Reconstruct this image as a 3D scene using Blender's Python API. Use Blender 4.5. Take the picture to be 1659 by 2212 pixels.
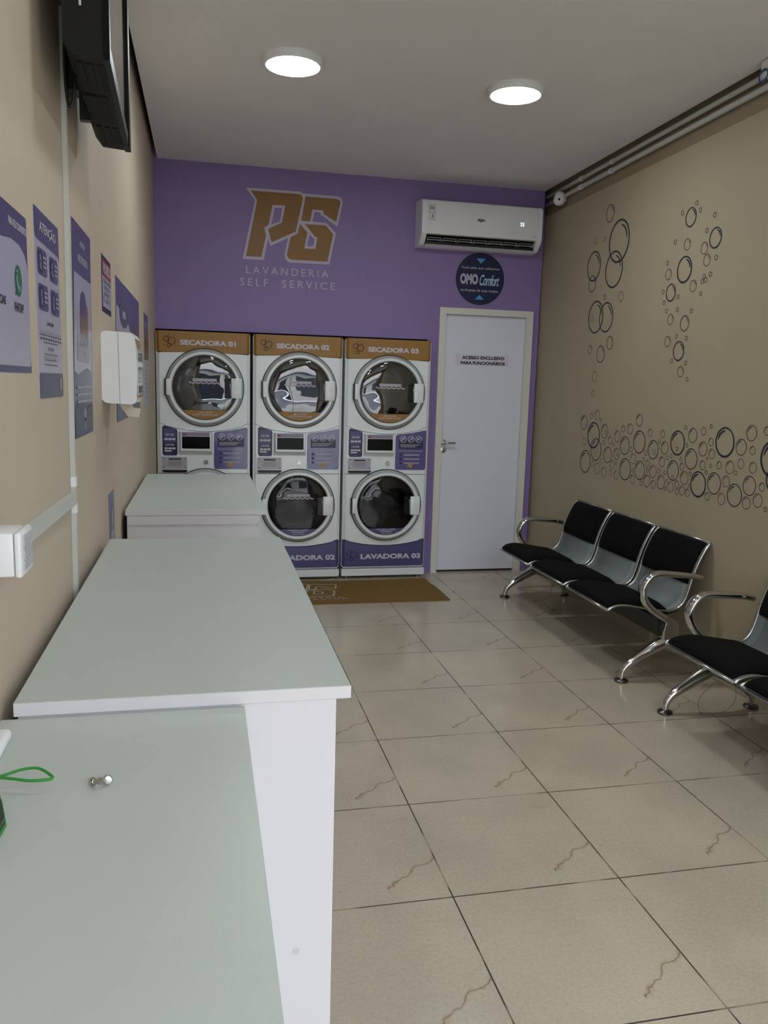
import bpy, bmesh, math, random
from mathutils import Vector, Matrix
from mathutils.geometry import tessellate_polygon
random.seed(7)
SC = bpy.context.scene
for o in list(bpy.data.objects): bpy.data.objects.remove(o)
PI = math.pi

# ------------------------------------------------------------------ camera
CAM = Vector((-1.27517, -4.31892, 1.52579))
YAW, PITCH, ROLL, FPX = 0.2213705, 0.1569133, 0.0285131, 1739.118
cy, sy, cp, sp = math.cos(YAW), math.sin(YAW), math.cos(PITCH), math.sin(PITCH)
fwd = Vector((sy*cp, cy*cp, -sp)); r0 = Vector((cy, -sy, 0)); u0 = r0.cross(fwd)
cr, sr = math.cos(ROLL), math.sin(ROLL)
rgt = cr*r0 + sr*u0; up = -sr*r0 + cr*u0
cam = bpy.data.objects.new('camera', bpy.data.cameras.new('camera'))
SC.collection.objects.link(cam)
M = Matrix((rgt, up, -fwd)).transposed().to_4x4(); M.translation = CAM
cam.matrix_world = M
cam.data.sensor_fit = 'HORIZONTAL'; cam.data.sensor_width = 36
cam.data.lens = 36*FPX/1659; cam.data.clip_start = 0.02
SC.camera = cam

# ------------------------------------------------------------------ world and exposure
SKY_STRENGTH = 6.6
LAMP_STRENGTH = 66.0
w = bpy.data.worlds.new('overcast_sky'); SC.world = w; w.use_nodes = True
bg = w.node_tree.nodes['Background']
bg.inputs[0].default_value = (0.84, 0.93, 1.0, 1); bg.inputs[1].default_value = SKY_STRENGTH
vs = SC.view_settings
vs.view_transform = 'Standard'; vs.look = 'None'; vs.gamma = 1; vs.exposure = 0.0
vs.use_curve_mapping = False

# ------------------------------------------------------------------ room numbers
XL = -1.6225; YB = 1.9374; HC = 3.07; YM = 1.7926; YF = -5.3
def xr(y, z):                                   # the right wall leans a little
    t = YB - y
    a = 1.391 + .0046*t; b = 1.378 - .0145*t
    return a + (b-a)*z/HC

# ------------------------------------------------------------------ materials
def hexlin(h):
    h = h.lstrip('#'); out = []
    for i in (0, 2, 4):
        c = int(h[i:i+2], 16)/255
        out.append(c/12.92 if c <= .04045 else ((c+.055)/1.055)**2.4)
    return (*out, 1)
MC = {}
def mat(name, col, rough=.5, metal=0, spec=.5, emit=0, bump=0, bscale=60, vary=0, vscale=3, coat=0, trans=0):
    if name in MC: return MC[name]
    m = bpy.data.materials.new(name); m.use_nodes = True; MC[name] = m
    nt = m.node_tree; p = nt.nodes['Principled BSDF']
    c = hexlin(col) if isinstance(col, str) else (*col, 1)
    p.inputs['Base Color'].default_value = c
    p.inputs['Roughness'].default_value = rough; p.inputs['Metallic'].default_value = metal
    p.inputs['Specular IOR Level'].default_value = spec
    p.inputs['Coat Weight'].default_value = coat; p.inputs['Coat Roughness'].default_value = .05
    if emit:
        p.inputs['Emission Color'].default_value = c; p.inputs['Emission Strength'].default_value = emit
    tc = nt.nodes.new('ShaderNodeTexCoord')
    if vary:
        n = nt.nodes.new('ShaderNodeTexNoise'); n.inputs['Scale'].default_value = vscale; n.inputs['Detail'].default_value = 6
        nt.links.new(tc.outputs['Object'], n.inputs['Vector'])
        mx = nt.nodes.new('ShaderNodeMixRGB'); mx.blend_type = 'MULTIPLY'; mx.inputs[1].default_value = c
        mr = nt.nodes.new('ShaderNodeMapRange'); mr.inputs[1].default_value = .3; mr.inputs[2].default_value = .7
        mr.inputs[3].default_value = 1-vary; mr.inputs[4].default_value = 1
        nt.links.new(n.outputs['Fac'], mr.inputs[0]); nt.links.new(mr.outputs[0], mx.inputs[2]); mx.inputs[0].default_value = 1
        nt.links.new(mx.outputs[0], p.inputs['Base Color'])
    if bump:
        n2 = nt.nodes.new('ShaderNodeTexNoise'); n2.inputs['Scale'].default_value = bscale; n2.inputs['Detail'].default_value = 4
        nt.links.new(tc.outputs['Object'], n2.inputs['Vector'])
        b = nt.nodes.new('ShaderNodeBump'); b.inputs['Strength'].default_value = bump; b.inputs['Distance'].default_value = .004
        nt.links.new(n2.outputs['Fac'], b.inputs['Height']); nt.links.new(b.outputs[0], p.inputs['Normal'])
    return m

def math_node(nt, op, a, b=None, c=None):
    n = nt.nodes.new('ShaderNodeMath'); n.operation = op
    for i, v in enumerate((a, b, c)):
        if v is None: continue
        if isinstance(v, (int, float)): n.inputs[i].default_value = v
        else: nt.links.new(v, n.inputs[i])
    return n.outputs[0]

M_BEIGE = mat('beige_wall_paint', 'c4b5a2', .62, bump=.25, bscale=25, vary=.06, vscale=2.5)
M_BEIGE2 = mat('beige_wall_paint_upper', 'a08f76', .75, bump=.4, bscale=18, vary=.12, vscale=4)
M_PURPLE = mat('purple_wall_paint', '8b76ad', .5, bump=.2, bscale=30, vary=.05)
M_CEIL = mat('ceiling_paint', 'efedee', .8, bump=.12, bscale=20, vary=.04)
M_VOID = mat('dark_gap', '3a2e24', .9)
M_WHITE = mat('white_paint', 'dddcd6', .45, vary=.03)
M_DOOR = mat('door_laminate', 'dee1ee', .5, bump=.15, bscale=150)
M_TOP = mat('counter_top_laminate', 'bec6c1', .34, bump=.06, bscale=300, vary=.025, vscale=8)
M_SIDE = mat('counter_side_laminate', 'd5d2d7', .45, bump=.06, bscale=300)
M_ENAM = mat('appliance_enamel', 'ebf1f6', .16, spec=.6, vary=.02)
M_RINGG = mat('door_ring_grey', 'b2b5b7', .35)
M_PLAST = mat('white_plastic', 'eaeaee', .35)
M_BLACK = mat('black_plastic', '070708', .35)
M_SEAM = mat('seam_dark', '20242a', .6)
M_GOLD = mat('gold_vinyl', '9c7133', .38, vary=.06, vscale=12)
M_GOLDTXT = mat('gold_print', 'c89a3c', .5)
M_LAB = mat('label_purple', '4f4d80', .3, vary=.05)
M_LABD = mat('label_dark_navy', '232650', .3)
M_LABW = mat('white_print', 'cfc9d6', .5)
M_VWHITE = mat('white_vinyl', 'bdb6cc', .5)
M_VGOLD = mat('gold_wall_vinyl', '8a6126', .45, vary=.08, vscale=6)
M_NAVY = mat('navy_vinyl', '0d1440', .45)
M_BLUE = mat('blue_print', '4d93d6', .5)
M_PBLK = mat('black_print', '141216', .5)
M_BUB = mat('dark_blue_decal', '22263c', .5)
M_CHROME = mat('chrome', (.62, .61, .60), .09, metal=1)
M_STEEL = mat('door_steel', (.55, .53, .52), .25, metal=1)
M_FABRIC = mat('black_fabric', '09090a', .85, spec=.15, bump=.35, bscale=500)
M_BEAM = mat('black_beam', '0d0d0f', .4)
M_RAIL = mat('silver_rail', (.55, .56, .56), .22, metal=1)
M_PVC = mat('white_pvc', 'c4c6c0', .4, vary=.04)
M_TVB = mat('tv_black_shell', '131313', .6, spec=.3)
M_TVG = mat('tv_gloss_bezel', '050507', .4, spec=.2)
M_GREEN = mat('green_cord', '2f8a35', .5)
M_PAPER = mat('paper_towel', 'd2cabb', .8)
M_GREY = mat('grey_print', '9d9cab', .4)

def perforated():
    m = mat('perforated_steel', '8f9899', .55); nt = m.node_tree; p = nt.nodes['Principled BSDF']
    tc = nt.nodes.new('ShaderNodeTexCoord'); s = nt.nodes.new('ShaderNodeSeparateXYZ')
    nt.links.new(tc.outputs['UV'], s.inputs[0])
    P = .0075
    u = math_node(nt, 'DIVIDE', s.outputs[0], P); v = math_node(nt, 'DIVIDE', s.outputs[1], P)
    row = math_node(nt, 'FLOOR', v)
    sh = math_node(nt, 'MULTIPLY', math_node(nt, 'MODULO', row, 2.0), .5)
    fu = math_node(nt, 'SUBTRACT', math_node(nt, 'FRACT', math_node(nt, 'ADD', u, sh)), .5)
    fv = math_node(nt, 'SUBTRACT', math_node(nt, 'FRACT', v), .5)
    d = math_node(nt, 'SQRT', math_node(nt, 'ADD', math_node(nt, 'MULTIPLY', fu, fu), math_node(nt, 'MULTIPLY', fv, fv)))
    hole = math_node(nt, 'LESS_THAN', d, .3)
    # solid margin along both side edges of the sheet (u runs across the seat, 0 to 0.49)
    inside = math_node(nt, 'MULTIPLY', math_node(nt, 'GREATER_THAN', s.outputs[0], .05), math_node(nt, 'LESS_THAN', s.outputs[0], .44))
    hole = math_node(nt, 'MULTIPLY', hole, inside)
    mx = nt.nodes.new('ShaderNodeMixRGB'); mx.inputs[1].default_value = hexlin('858d8e'); mx.inputs[2].default_value = hexlin('1c1e1e')
    nt.links.new(hole, mx.inputs[0]); nt.links.new(mx.outputs[0], p.inputs['Base Color'])
    return m
M_PERF = perforated()

def door_glass(name, ior):
    m = bpy.data.materials.new(name); m.use_nodes = True; nt = m.node_tree; nt.nodes.clear()
    out = nt.nodes.new('ShaderNodeOutputMaterial'); mix = nt.nodes.new('ShaderNodeMixShader')
    tr = nt.nodes.new('ShaderNodeBsdfTransparent'); tr.inputs[0].default_value = (.38, .37, .37, 1)
    gl = nt.nodes.new('ShaderNodeBsdfGlossy'); gl.inputs[0].default_value = (.9, .9, .95, 1); gl.inputs['Roughness'].default_value = .01
    fr = nt.nodes.new('ShaderNodeFresnel'); fr.inputs[0].default_value = ior
    tc = nt.nodes.new('ShaderNodeTexCoord'); n = nt.nodes.new('ShaderNodeTexNoise'); n.inputs['Scale'].default_value = 5; n.inputs['Detail'].default_value = 1
    b = nt.nodes.new('ShaderNodeBump'); b.inputs['Strength'].default_value = .28; b.inputs['Distance'].default_value = .03
    nt.links.new(tc.outputs['Object'], n.inputs['Vector']); nt.links.new(n.outputs['Fac'], b.inputs['Height'])
    nt.links.new(b.outputs[0], gl.inputs['Normal'])
    nt.links.new(fr.outputs[0], mix.inputs[0]); nt.links.new(tr.outputs[0], mix.inputs[1]); nt.links.new(gl.outputs[0], mix.inputs[2])
    nt.links.new(mix.outputs[0], out.inputs[0])
    return m
M_GLASS = {'dry': door_glass('dryer_door_glass', 2.2), 'wash': door_glass('washer_door_glass', 1.5)}

def floor_mat():
    m = mat('ceramic_floor_tile', 'a89c86', .17, spec=.5); nt = m.node_tree; p = nt.nodes['Principled BSDF']
    g = nt.nodes.new('ShaderNodeNewGeometry'); s = nt.nodes.new('ShaderNodeSeparateXYZ'); nt.links.new(g.outputs['Position'], s.inputs[0])
    u = math_node(nt, 'FRACT', math_node(nt, 'ADD', math_node(nt, 'DIVIDE', s.outputs[0], .55), 10))
    v = math_node(nt, 'FRACT', math_node(nt, 'ADD', math_node(nt, 'DIVIDE', s.outputs[1], .55), 20))
    def edge(t): return math_node(nt, 'MINIMUM', t, math_node(nt, 'SUBTRACT', 1.0, t))
    gw = .0042
    grout = math_node(nt, 'LESS_THAN', math_node(nt, 'MINIMUM', edge(u), edge(v)), gw)
    uv = nt.nodes.new('ShaderNodeCombineXYZ'); nt.links.new(u, uv.inputs[0]); nt.links.new(v, uv.inputs[1])
    nz = nt.nodes.new('ShaderNodeTexNoise'); nz.inputs['Scale'].default_value = 9; nz.inputs['Detail'].default_value = 3
    nt.links.new(uv.outputs[0], nz.inputs['Vector'])
    nf = nt.nodes.new('ShaderNodeTexNoise'); nf.inputs['Scale'].default_value = 42; nf.inputs['Detail'].default_value = 8; nf.inputs['Roughness'].default_value = .7
    nt.links.new(uv.outputs[0], nf.inputs['Vector'])
    def vein(u0, v0, slope, ua, ub, wid, amp):
        line = math_node(nt, 'ADD', math_node(nt, 'MULTIPLY', math_node(nt, 'SUBTRACT', u, u0), slope), v0)
        wob = math_node(nt, 'MULTIPLY', math_node(nt, 'SUBTRACT', nz.outputs['Fac'], .5), amp)
        d = math_node(nt, 'ABSOLUTE', math_node(nt, 'ADD', math_node(nt, 'SUBTRACT', v, line), wob))
        a = math_node(nt, 'LESS_THAN', d, wid)
        soft = nt.nodes.new('ShaderNodeMapRange'); soft.inputs[1].default_value = 0; soft.inputs[2].default_value = .03
        soft.inputs[3].default_value = 1; soft.inputs[4].default_value = 0; nt.links.new(d, soft.inputs[0])
        rng = math_node(nt, 'MULTIPLY', math_node(nt, 'GREATER_THAN', u, ua), math_node(nt, 'LESS_THAN', u, ub))
        return math_node(nt, 'MULTIPLY', a, rng), math_node(nt, 'MULTIPLY', soft.outputs[0], rng)
    v1, s1 = vein(.673, .14, .78, .66, .995, .0042, .17)
    v2, s2 = vein(.75, .83, -.12, .78, .995, .003, .14)
    big = nt.nodes.new('ShaderNodeTexNoise'); big.inputs['Scale'].default_value = 2.2; big.inputs['Detail'].default_value = 3
    nt.links.new(g.outputs['Position'], big.inputs['Vector'])
    fine = nt.nodes.new('ShaderNodeTexNoise'); fine.inputs['Scale'].default_value = 90; fine.inputs['Detail'].default_value = 6; fine.inputs['Roughness'].default_value = .75
    nt.links.new(g.outputs['Position'], fine.inputs['Vector'])
    r1 = nt.nodes.new('ShaderNodeMixRGB'); r1.inputs[1].default_value = hexlin('b8ad9d'); r1.inputs[2].default_value = hexlin('c6b9a6')
    mr0 = nt.nodes.new('ShaderNodeMapRange'); mr0.inputs[1].default_value = .35; mr0.inputs[2].default_value = .65; nt.links.new(big.outputs['Fac'], mr0.inputs[0]); nt.links.new(mr0.outputs[0], r1.inputs[0])
    r2 = nt.nodes.new('ShaderNodeMixRGB'); r2.blend_type = 'MULTIPLY'; nt.links.new(r1.outputs[0], r2.inputs[1])
    mr = nt.nodes.new('ShaderNodeMapRange'); mr.inputs[1].default_value = .3; mr.inputs[2].default_value = .7; mr.inputs[3].default_value = .85; mr.inputs[4].default_value = 1.08
    nt.links.new(fine.outputs['Fac'], mr.inputs[0]); nt.links.new(mr.outputs[0], r2.inputs[2]); r2.inputs[0].default_value = 1
    sp_ = nt.nodes.new('ShaderNodeMixRGB'); nt.links.new(r2.outputs[0], sp_.inputs[1]); sp_.inputs[2].default_value = hexlin('76604a')
    speck = math_node(nt, 'MULTIPLY', math_node(nt, 'GREATER_THAN', nf.outputs['Fac'], .64), .35); nt.links.new(speck, sp_.inputs[0])
    r3 = nt.nodes.new('ShaderNodeMixRGB'); nt.links.new(sp_.outputs[0], r3.inputs[1]); r3.inputs[2].default_value = hexlin('96714d')
    nt.links.new(math_node(nt, 'MULTIPLY', s1, .4), r3.inputs[0])
    r4 = nt.nodes.new('ShaderNodeMixRGB'); nt.links.new(r3.outputs[0], r4.inputs[1]); r4.inputs[2].default_value = hexlin('6a4c34')
    nt.links.new(math_node(nt, 'MULTIPLY', math_node(nt, 'ADD', v1, math_node(nt, 'MULTIPLY', v2, .4)), math_node(nt, 'MULTIPLY', fine.outputs['Fac'], 1.05)), r4.inputs[0])
    r5 = nt.nodes.new('ShaderNodeMixRGB'); nt.links.new(r4.outputs[0], r5.inputs[1]); nt.links.new(grout, r5.inputs[0])
    gm = nt.nodes.new('ShaderNodeMixRGB'); gm.inputs[1].default_value = hexlin('39342c'); gm.inputs[2].default_value = hexlin('8f8674')
    gn = nt.nodes.new('ShaderNodeTexNoise'); gn.inputs['Scale'].default_value = 5; nt.links.new(g.outputs['Position'], gn.inputs['Vector'])
    gmr = nt.nodes.new('ShaderNodeMapRange'); gmr.inputs[1].default_value = .52; gmr.inputs[2].default_value = .62; nt.links.new(gn.outputs['Fac'], gmr.inputs[0]); nt.links.new(gmr.outputs[0], gm.inputs[0])
    nt.links.new(gm.outputs[0], r5.inputs[2])
    nt.links.new(r5.outputs[0], p.inputs['Base Color'])
    rr = nt.nodes.new('ShaderNodeMixRGB'); rr.inputs[1].default_value = (.16, .16, .16, 1); rr.inputs[2].default_value = (.8, .8, .8, 1)
    nt.links.new(grout, rr.inputs[0]); nt.links.new(rr.outputs[0], p.inputs['Roughness'])
    bp_ = nt.nodes.new('ShaderNodeBump'); bp_.inputs['Strength'].default_value = .4; bp_.inputs['Distance'].default_value = .002
    nt.links.new(math_node(nt, 'SUBTRACT', 1.0, grout), bp_.inputs['Height']); nt.links.new(bp_.outputs[0], p.inputs['Normal'])
    return m

# ------------------------------------------------------------------ mesh helpers
class MB:
    def __init__(s): s.v = []; s.f = []
    def add(s, vs, fs):
        n = len(s.v); s.v += [tuple(v) for v in vs]; s.f += [tuple(i+n for i in f) for f in fs]; return s
    def box(s, x0, x1, y0, y1, z0, z1):
        vs = [(x0,y0,z0),(x1,y0,z0),(x1,y1,z0),(x0,y1,z0),(x0,y0,z1),(x1,y0,z1),(x1,y1,z1),(x0,y1,z1)]
        return s.add(vs, [(3,2,1,0),(4,5,6,7),(0,1,5,4),(1,2,6,5),(2,3,7,6),(3,0,4,7)])
    def rbox(s, x0, x1, y0, y1, z0, z1, r=.004, seg=2):
        bm = bmesh.new(); bmesh.ops.create_cube(bm, size=1)
        for v in bm.verts: v.co = Vector((x0 + (v.co.x+.5)*(x1-x0), y0 + (v.co.y+.5)*(y1-y0), z0 + (v.co.z+.5)*(z1-z0)))
        bmesh.ops.bevel(bm, geom=list(bm.edges), offset=r, segments=seg, affect='EDGES', profile=.5)
        bm.verts.index_update(); s.add([v.co[:] for v in bm.verts], [[v.index for v in f.verts] for f in bm.faces]); bm.free(); return s
    def prism(s, loop, axis, a, b, inset=None):
        """extrude a 2D loop along an axis ('y': loop is (x,z); 'x': loop is (y,z); 'z': loop is (x,y))"""
        def P(p, t):
            return {'y': (p[0], t, p[1]), 'x': (t, p[0], p[1]), 'z': (p[0], p[1], t)}[axis]
        n = len(loop); vs = [P(p, a) for p in (inset or loop)] + [P(p, b) for p in loop]
        tris = tessellate_polygon([[Vector((p[0], p[1], 0)) for p in loop]])
        fs = [tuple(t) for t in tris] + [tuple(i+n for i in reversed(t)) for t in tris]
        fs += [(i, (i+1) % n, n+(i+1) % n, n+i) for i in range(n)]
        return s.add(vs, fs)
    def plate(s, loops, y=-.001, back=None):
        """flat shape facing -y made of closed (x,z) loops, holes allowed; back gives it a thickness"""
        fl = [p for l in loops for p in l]
        tris = tessellate_polygon([[Vector((p[0], p[1], 0)) for p in l] for l in loops])
        vs = [(p[0], y, p[1]) for p in fl]; fs = [tuple(t) for t in tris]
        if back is not None:
            n = len(fl); vs += [(p[0], back, p[1]) for p in fl]; fs += [tuple(i+n for i in reversed(t)) for t in tris]
            k = 0
            for l in loops:
                m = len(l); fs += [(k+i, k+(i+1) % m, n+k+(i+1) % m, n+k+i) for i in range(m)]; k += m
        return s.add(vs, fs)
    def lathe(s, prof, c=(0,0,0), axis='z', n=32, a0=0, a1=2*PI):
        """prof: list of (r, h) along the axis"""
        full = abs(a1-a0-2*PI) < 1e-6; k = n if full else n+1
        vs = []; fs = []
        for r, h in prof:
            for i in range(k):
                t = a0 + (a1-a0)*i/n; x, y = r*math.cos(t), r*math.sin(t)
                q = {'z': (x, y, h), 'y': (x, h, y), 'x': (h, x, y)}[axis]
                vs.append((c[0]+q[0], c[1]+q[1], c[2]+q[2]))
        for j in range(len(prof)-1):
            for i in range(n):
                a = j*k+i; b = j*k+(i+1) % k; fs.append((a, b, b+k, a+k))
        return s.add(vs, fs)
    def tube(s, pts, r, n=8, ry=None, flat_axis=None, cap=True):
        """sweep a round (or, with ry, flattened along flat_axis) section along points"""
        pts = [Vector(p) for p in pts]; vs = []; fs = []; prev = None
        rs = r if isinstance(r, (list, tuple)) else [r]*len(pts)
        for i, p in enumerate(pts):
            t = (pts[min(i+1, len(pts)-1)] - pts[max(i-1, 0)]).normalized()
            if flat_axis is not None:
                a = Vector(flat_axis); b = t.cross(a).normalized(); a2 = a
            else:
                if prev is None: a2 = t.orthogonal().normalized()
                else: a2 = (prev - t*prev.dot(t)).normalized()
                b = t.cross(a2).normalized(); prev = a2
            ra = rs[i] if ry is None else (ry[i] if isinstance(ry, (list, tuple)) else ry)
            for k in range(n):
                ang = 2*PI*k/n; vs.append(tuple(p + a2*ra*math.cos(ang) + b*rs[i]*math.sin(ang)))
        for i in range(len(pts)-1):
            for k in range(n):
                a = i*n+k; b = i*n+(k+1) % n; fs.append((a, b, b+n, a+n))
        if cap: fs += [tuple(range(n))[::-1], tuple(range((len(pts)-1)*n, len(pts)*n))]
        return s.add(vs, fs)
    def build(s, name, m, parent=None, smooth=False, loc=None, rot=None, angle=None, **props):
        me = bpy.data.meshes.new(name); me.from_pydata(s.v, [], s.f); me.update()
        bm = bmesh.new(); bm.from_mesh(me); bmesh.ops.recalc_face_normals(bm, faces=bm.faces); bm.to_mesh(me); bm.free()
        me.materials.append(m)
        if smooth:
            for p in me.polygons: p.use_smooth = True
            if angle: me.set_sharp_from_angle(angle=math.radians(angle))
        return link(name, me, parent, loc, rot, **props)
def link(name, me, parent=None, loc=None, rot=None, **props):
    o = bpy.data.objects.new(name, me); SC.collection.objects.link(o)
    if parent is not None: o.parent = parent
    if loc: o.location = loc
    if rot is not None: o.rotation_euler = (0, 0, rot)
    for k, v in props.items(): o[k] = v
    return o
def thing(name, label, cat, loc=(0,0,0), rotz=0, group=None):
    o = link(name, None, None, loc, rotz, label=label, category=cat)
    o.empty_display_size = .05
    if group: o['group'] = group
    return o
def tag(o, label, cat, group=None):
    o['label'] = label; o['category'] = cat
    if group: o['group'] = group
    return o
def catmull(pts, k=6):
    P = [Vector(p) for p in pts]; out = []
    for i in range(len(P)-1):
        a, b, c, d = P[max(i-1, 0)], P[i], P[i+1], P[min(i+2, len(P)-1)]
        for j in range(k):
            t = j/k; out.append(.5*((2*b) + (c-a)*t + (2*a-5*b+4*c-d)*t*t + (3*b-a-3*c+d)*t**3))
    out.append(P[-1]); return out
def circ(cx, cz, r, n=40, a0=0, a1=2*PI, rz=None):
    rz = rz or r
    full = abs(a1-a0-2*PI) < 1e-6
    k = n if full else n+1
    return [(cx + r*math.cos(a0+(a1-a0)*i/n), cz + rz*math.sin(a0+(a1-a0)*i/n)) for i in range(k)]
def rr(x0, z0, x1, z1, r, n=5):
    out = []
    for cx_, cz_, a in ((x1-r, z1-r, 0), (x0+r, z1-r, PI/2), (x0+r, z0+r, PI), (x1-r, z0+r, 1.5*PI)):
        out += [(cx_ + r*math.cos(a+PI/2*i/n), cz_ + r*math.sin(a+PI/2*i/n)) for i in range(n+1)]
    return out
def rect(x0, z0, x1, z1): return [(x0, z0), (x1, z0), (x1, z1), (x0, z1)]
def stroke(pts, w_):
    """closed outline around an open polyline"""
    P = [Vector((p[0], p[1])) for p in pts]; L = []; Rr = []
    for i, p in enumerate(P):
        t = (P[min(i+1, len(P)-1)] - P[max(i-1, 0)]).normalized(); nrm = Vector((-t.y, t.x))*w_/2
        L.append(tuple(p+nrm)); Rr.append(tuple(p-nrm))
    return L + Rr[::-1]

TXT = {}
def text_data(s, bold=0, spacing=1.0, shear=0):
    key = (s, bold, spacing, shear)
    if key in TXT: return TXT[key]
    c = bpy.data.curves.new('lettering', 'FONT'); c.body = s; c.size = 1; c.offset = bold; c.space_character = spacing
    c.resolution_u = 3; c.shear = shear
    o = bpy.data.objects.new('lettering', c); SC.collection.objects.link(o)
    bpy.context.view_layer.update()
    me = bpy.data.meshes.new_from_object(o.evaluated_get(bpy.context.evaluated_depsgraph_get()))
    vs = [v.co.copy() for v in me.vertices]; fs = [tuple(p.vertices) for p in me.polygons]
    bpy.data.objects.remove(o); bpy.data.curves.remove(c); bpy.data.meshes.remove(me)
    x0 = min(v.x for v in vs); x1 = max(v.x for v in vs); y0 = min(v.y for v in vs); y1 = max(v.y for v in vs)
    TXT[key] = ([((v.x-x0)/(x1-x0), (v.y-y0)/(y1-y0)) for v in vs], fs); return TXT[key]
def words(mb, s, x0, z0, x1, z1, y=-.002, bold=0, spacing=1.0, shear=0, warp=None):
    vs, fs = text_data(s, bold, spacing, shear)
    P = []
    for u, v in vs:
        x, z = x0+u*(x1-x0), z0+v*(z1-z0)
        if warp: x, z = warp(x, z)
        P.append((x, y, z))
    return mb.add(P, fs)

def struct(mb, name, m, parent=None, smooth=False, **k):
    o = mb.build(name, m, parent, smooth, **k)
    if parent is None: o['kind'] = 'structure'
    return o

# ================================================================== ROOM
struct(MB().box(-1.75, 1.6, YF-.1, 2.8, -.1, 0), 'floor', floor_mat())
struct(MB().box(XL-.15, XL, YF, 2.8, 0, 3.4), 'wall_left', M_BEIGE)
# right wall: plastered lower part, recessed rough band above it
def bilin(z0, z1, off, thick):
    mb = MB(); ny = 48; nz = 24 if z1-z0 > 1 else 4; vs = []; fs = []
    for i in range(ny+1):
        y = 2.8 - (2.8-YF)*i/ny
        for j in range(nz+1):
            z = z0 + (z1-z0)*j/nz; vs.append((xr(y, z)+off, y, z))
        vs += [(1.6+thick, y, z0), (1.6+thick, y, z1)]
    W3 = nz+3
    for i in range(ny):
        a = i*W3; b = a+W3
        fs += [(a+j, b+j, b+j+1, a+j+1) for j in range(nz)]
        fs += [(a+nz, b+nz, b+nz+2, a+nz+2), (a, a+nz+1, b+nz+1, b), (a+nz+1, a+nz+2, b+nz+2, b+nz+1)]
    for a in (0, ny*W3): fs.append(tuple(a+j for j in range(nz+1)) + (a+nz+2, a+nz+1))
    return mb.add(vs, fs)
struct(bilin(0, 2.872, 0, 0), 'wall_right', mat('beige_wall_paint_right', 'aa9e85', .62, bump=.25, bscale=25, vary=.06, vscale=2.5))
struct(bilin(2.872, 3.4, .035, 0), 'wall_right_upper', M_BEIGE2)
# back wall with the washer niche and the door opening
bw = MB()
bw.box(XL, .4475, YB, 2.72, 1.886, 3.4)
bw.box(.4475, .545, YB, 2.72, 0, 3.4)
bw.box(.545, 1.31, YB, 2.72, 2.105, 3.4)
bw.box(1.31, 1.372, YB, 2.72, 0, 2.9)
bw.prism([(1.31, 2.9), (1.366, 2.9), (1.366, 3.06), (1.31, 3.4)], 'y', YB, 2.72)
bw.box(1.372, 1.40, YB+.03, 2.72, 0, 2.87)
bw.box(XL-.1, 1.6, 2.72, 2.82, 0, 3.4)
bw.box(.545, 1.31, YB+.3, YB+.33, 0, 2.105)
struct(bw, 'wall_back', M_PURPLE)
# ceiling board stops short of both side walls
ce = MB(); ce.prism([(-1.589, YF), (-1.592, YB+.02), (1.368, YB+.02), (1.334, -.7), (1.275, YF)], 'z', HC, HC+.012)
struct(ce, 'ceiling', M_CEIL)
struct(MB().box(-1.8, 1.75, YF-.1, 2.85, 3.4, 3.45), 'ceiling_slab', M_VOID)
# shop front behind the camera: glazed opening onto the street
fw = MB()
fw.box(-1.8, -1.30, YF-.15, YF, 0, 3.4); fw.box(1.1, 1.7, YF-.15, YF, 0, 3.4); fw.box(-1.8, 1.7, YF-.15, YF, 2.75, 3.4)
struct(fw, 'wall_front', M_BEIGE)
wf = MB()
wf.box(-1.30, -1.25, YF-.1, YF-.05, 0, 2.75); wf.box(1.05, 1.1, YF-.1, YF-.05, 0, 2.75); wf.box(-1.25, 1.05, YF-.1, YF-.05, 2.7, 2.75)
wf.box(-.12, -.07, YF-.1, YF-.05, 0, 2.7)
struct(wf, 'window_1', mat('aluminium_frame', (.5, .5, .52), .35, metal=1))
# street outside
struct(MB().box(-14, 14, -9.2, YF-.1, -.16, -.02), 'ground_pavement', mat('street_pavement', 'b9b4aa', .8, vary=.1))
struct(MB().box(-14, 14, -17, -9.2, -.3, -.15), 'ground_road', mat('street_asphalt', '77777c', .85, vary=.15))
hb = thing('street_building', 'pale rendered building across the street', 'building', (0, -17.3, 0))
MB().box(-9, 7, -.8, 0, 0, 5.2).build('wall', mat('street_render', 'e2ddd2', .8, vary=.1), hb)
for k, x0 in enumerate((-7.6, -4.4, -1.2, 2.0, 4.6)):
    MB().rbox(x0, x0+1.5, -.01, .03, .9 if k % 2 else .05, 2.5, .01).build('window', mat('street_window', '2b3138', .2), hb)
MB().box(-9, 7, 0, 1.0, 3.0, 3.15).build('awning', mat('street_awning', '4a4f66', .7), hb)

# ================================================================== LIGHT FITTINGS
def lamp(x, y, label):
    t = thing('ceiling_lamp', label, 'lamp', (x, y, HC), 0, 'round ceiling lamps')
    MB().lathe([(0, 0), (.146, 0), (.147, -.022), (.140, -.034), (.131, -.034)], n=48).build('lamp_housing', M_PLAST, t, True, angle=40)
    MB().lathe([(.1305, -.033), (.12, -.035), (0, -.036)], n=48).build('lamp_diffuser', mat('lamp_glow', (.91, .98, 1), .5, emit=LAMP_STRENGTH) if y > -2 else mat('fill_lamp_glow', (.91, .98, 1), .5, emit=LAMP_STRENGTH*.5), t, True)  # the weaker glow belongs to the added fill lamps
lamp(-.845, -.115, 'lit round ceiling lamp nearest the television, above the counters')
lamp(.325, -.06, 'lit round ceiling lamp over the open floor, nearer the air conditioner')
lamp(-.75, -2.3, 'added round fill lamp above the middle counter, out of view')  # unseen pair added to light the counters and the wall beside the television
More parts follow.
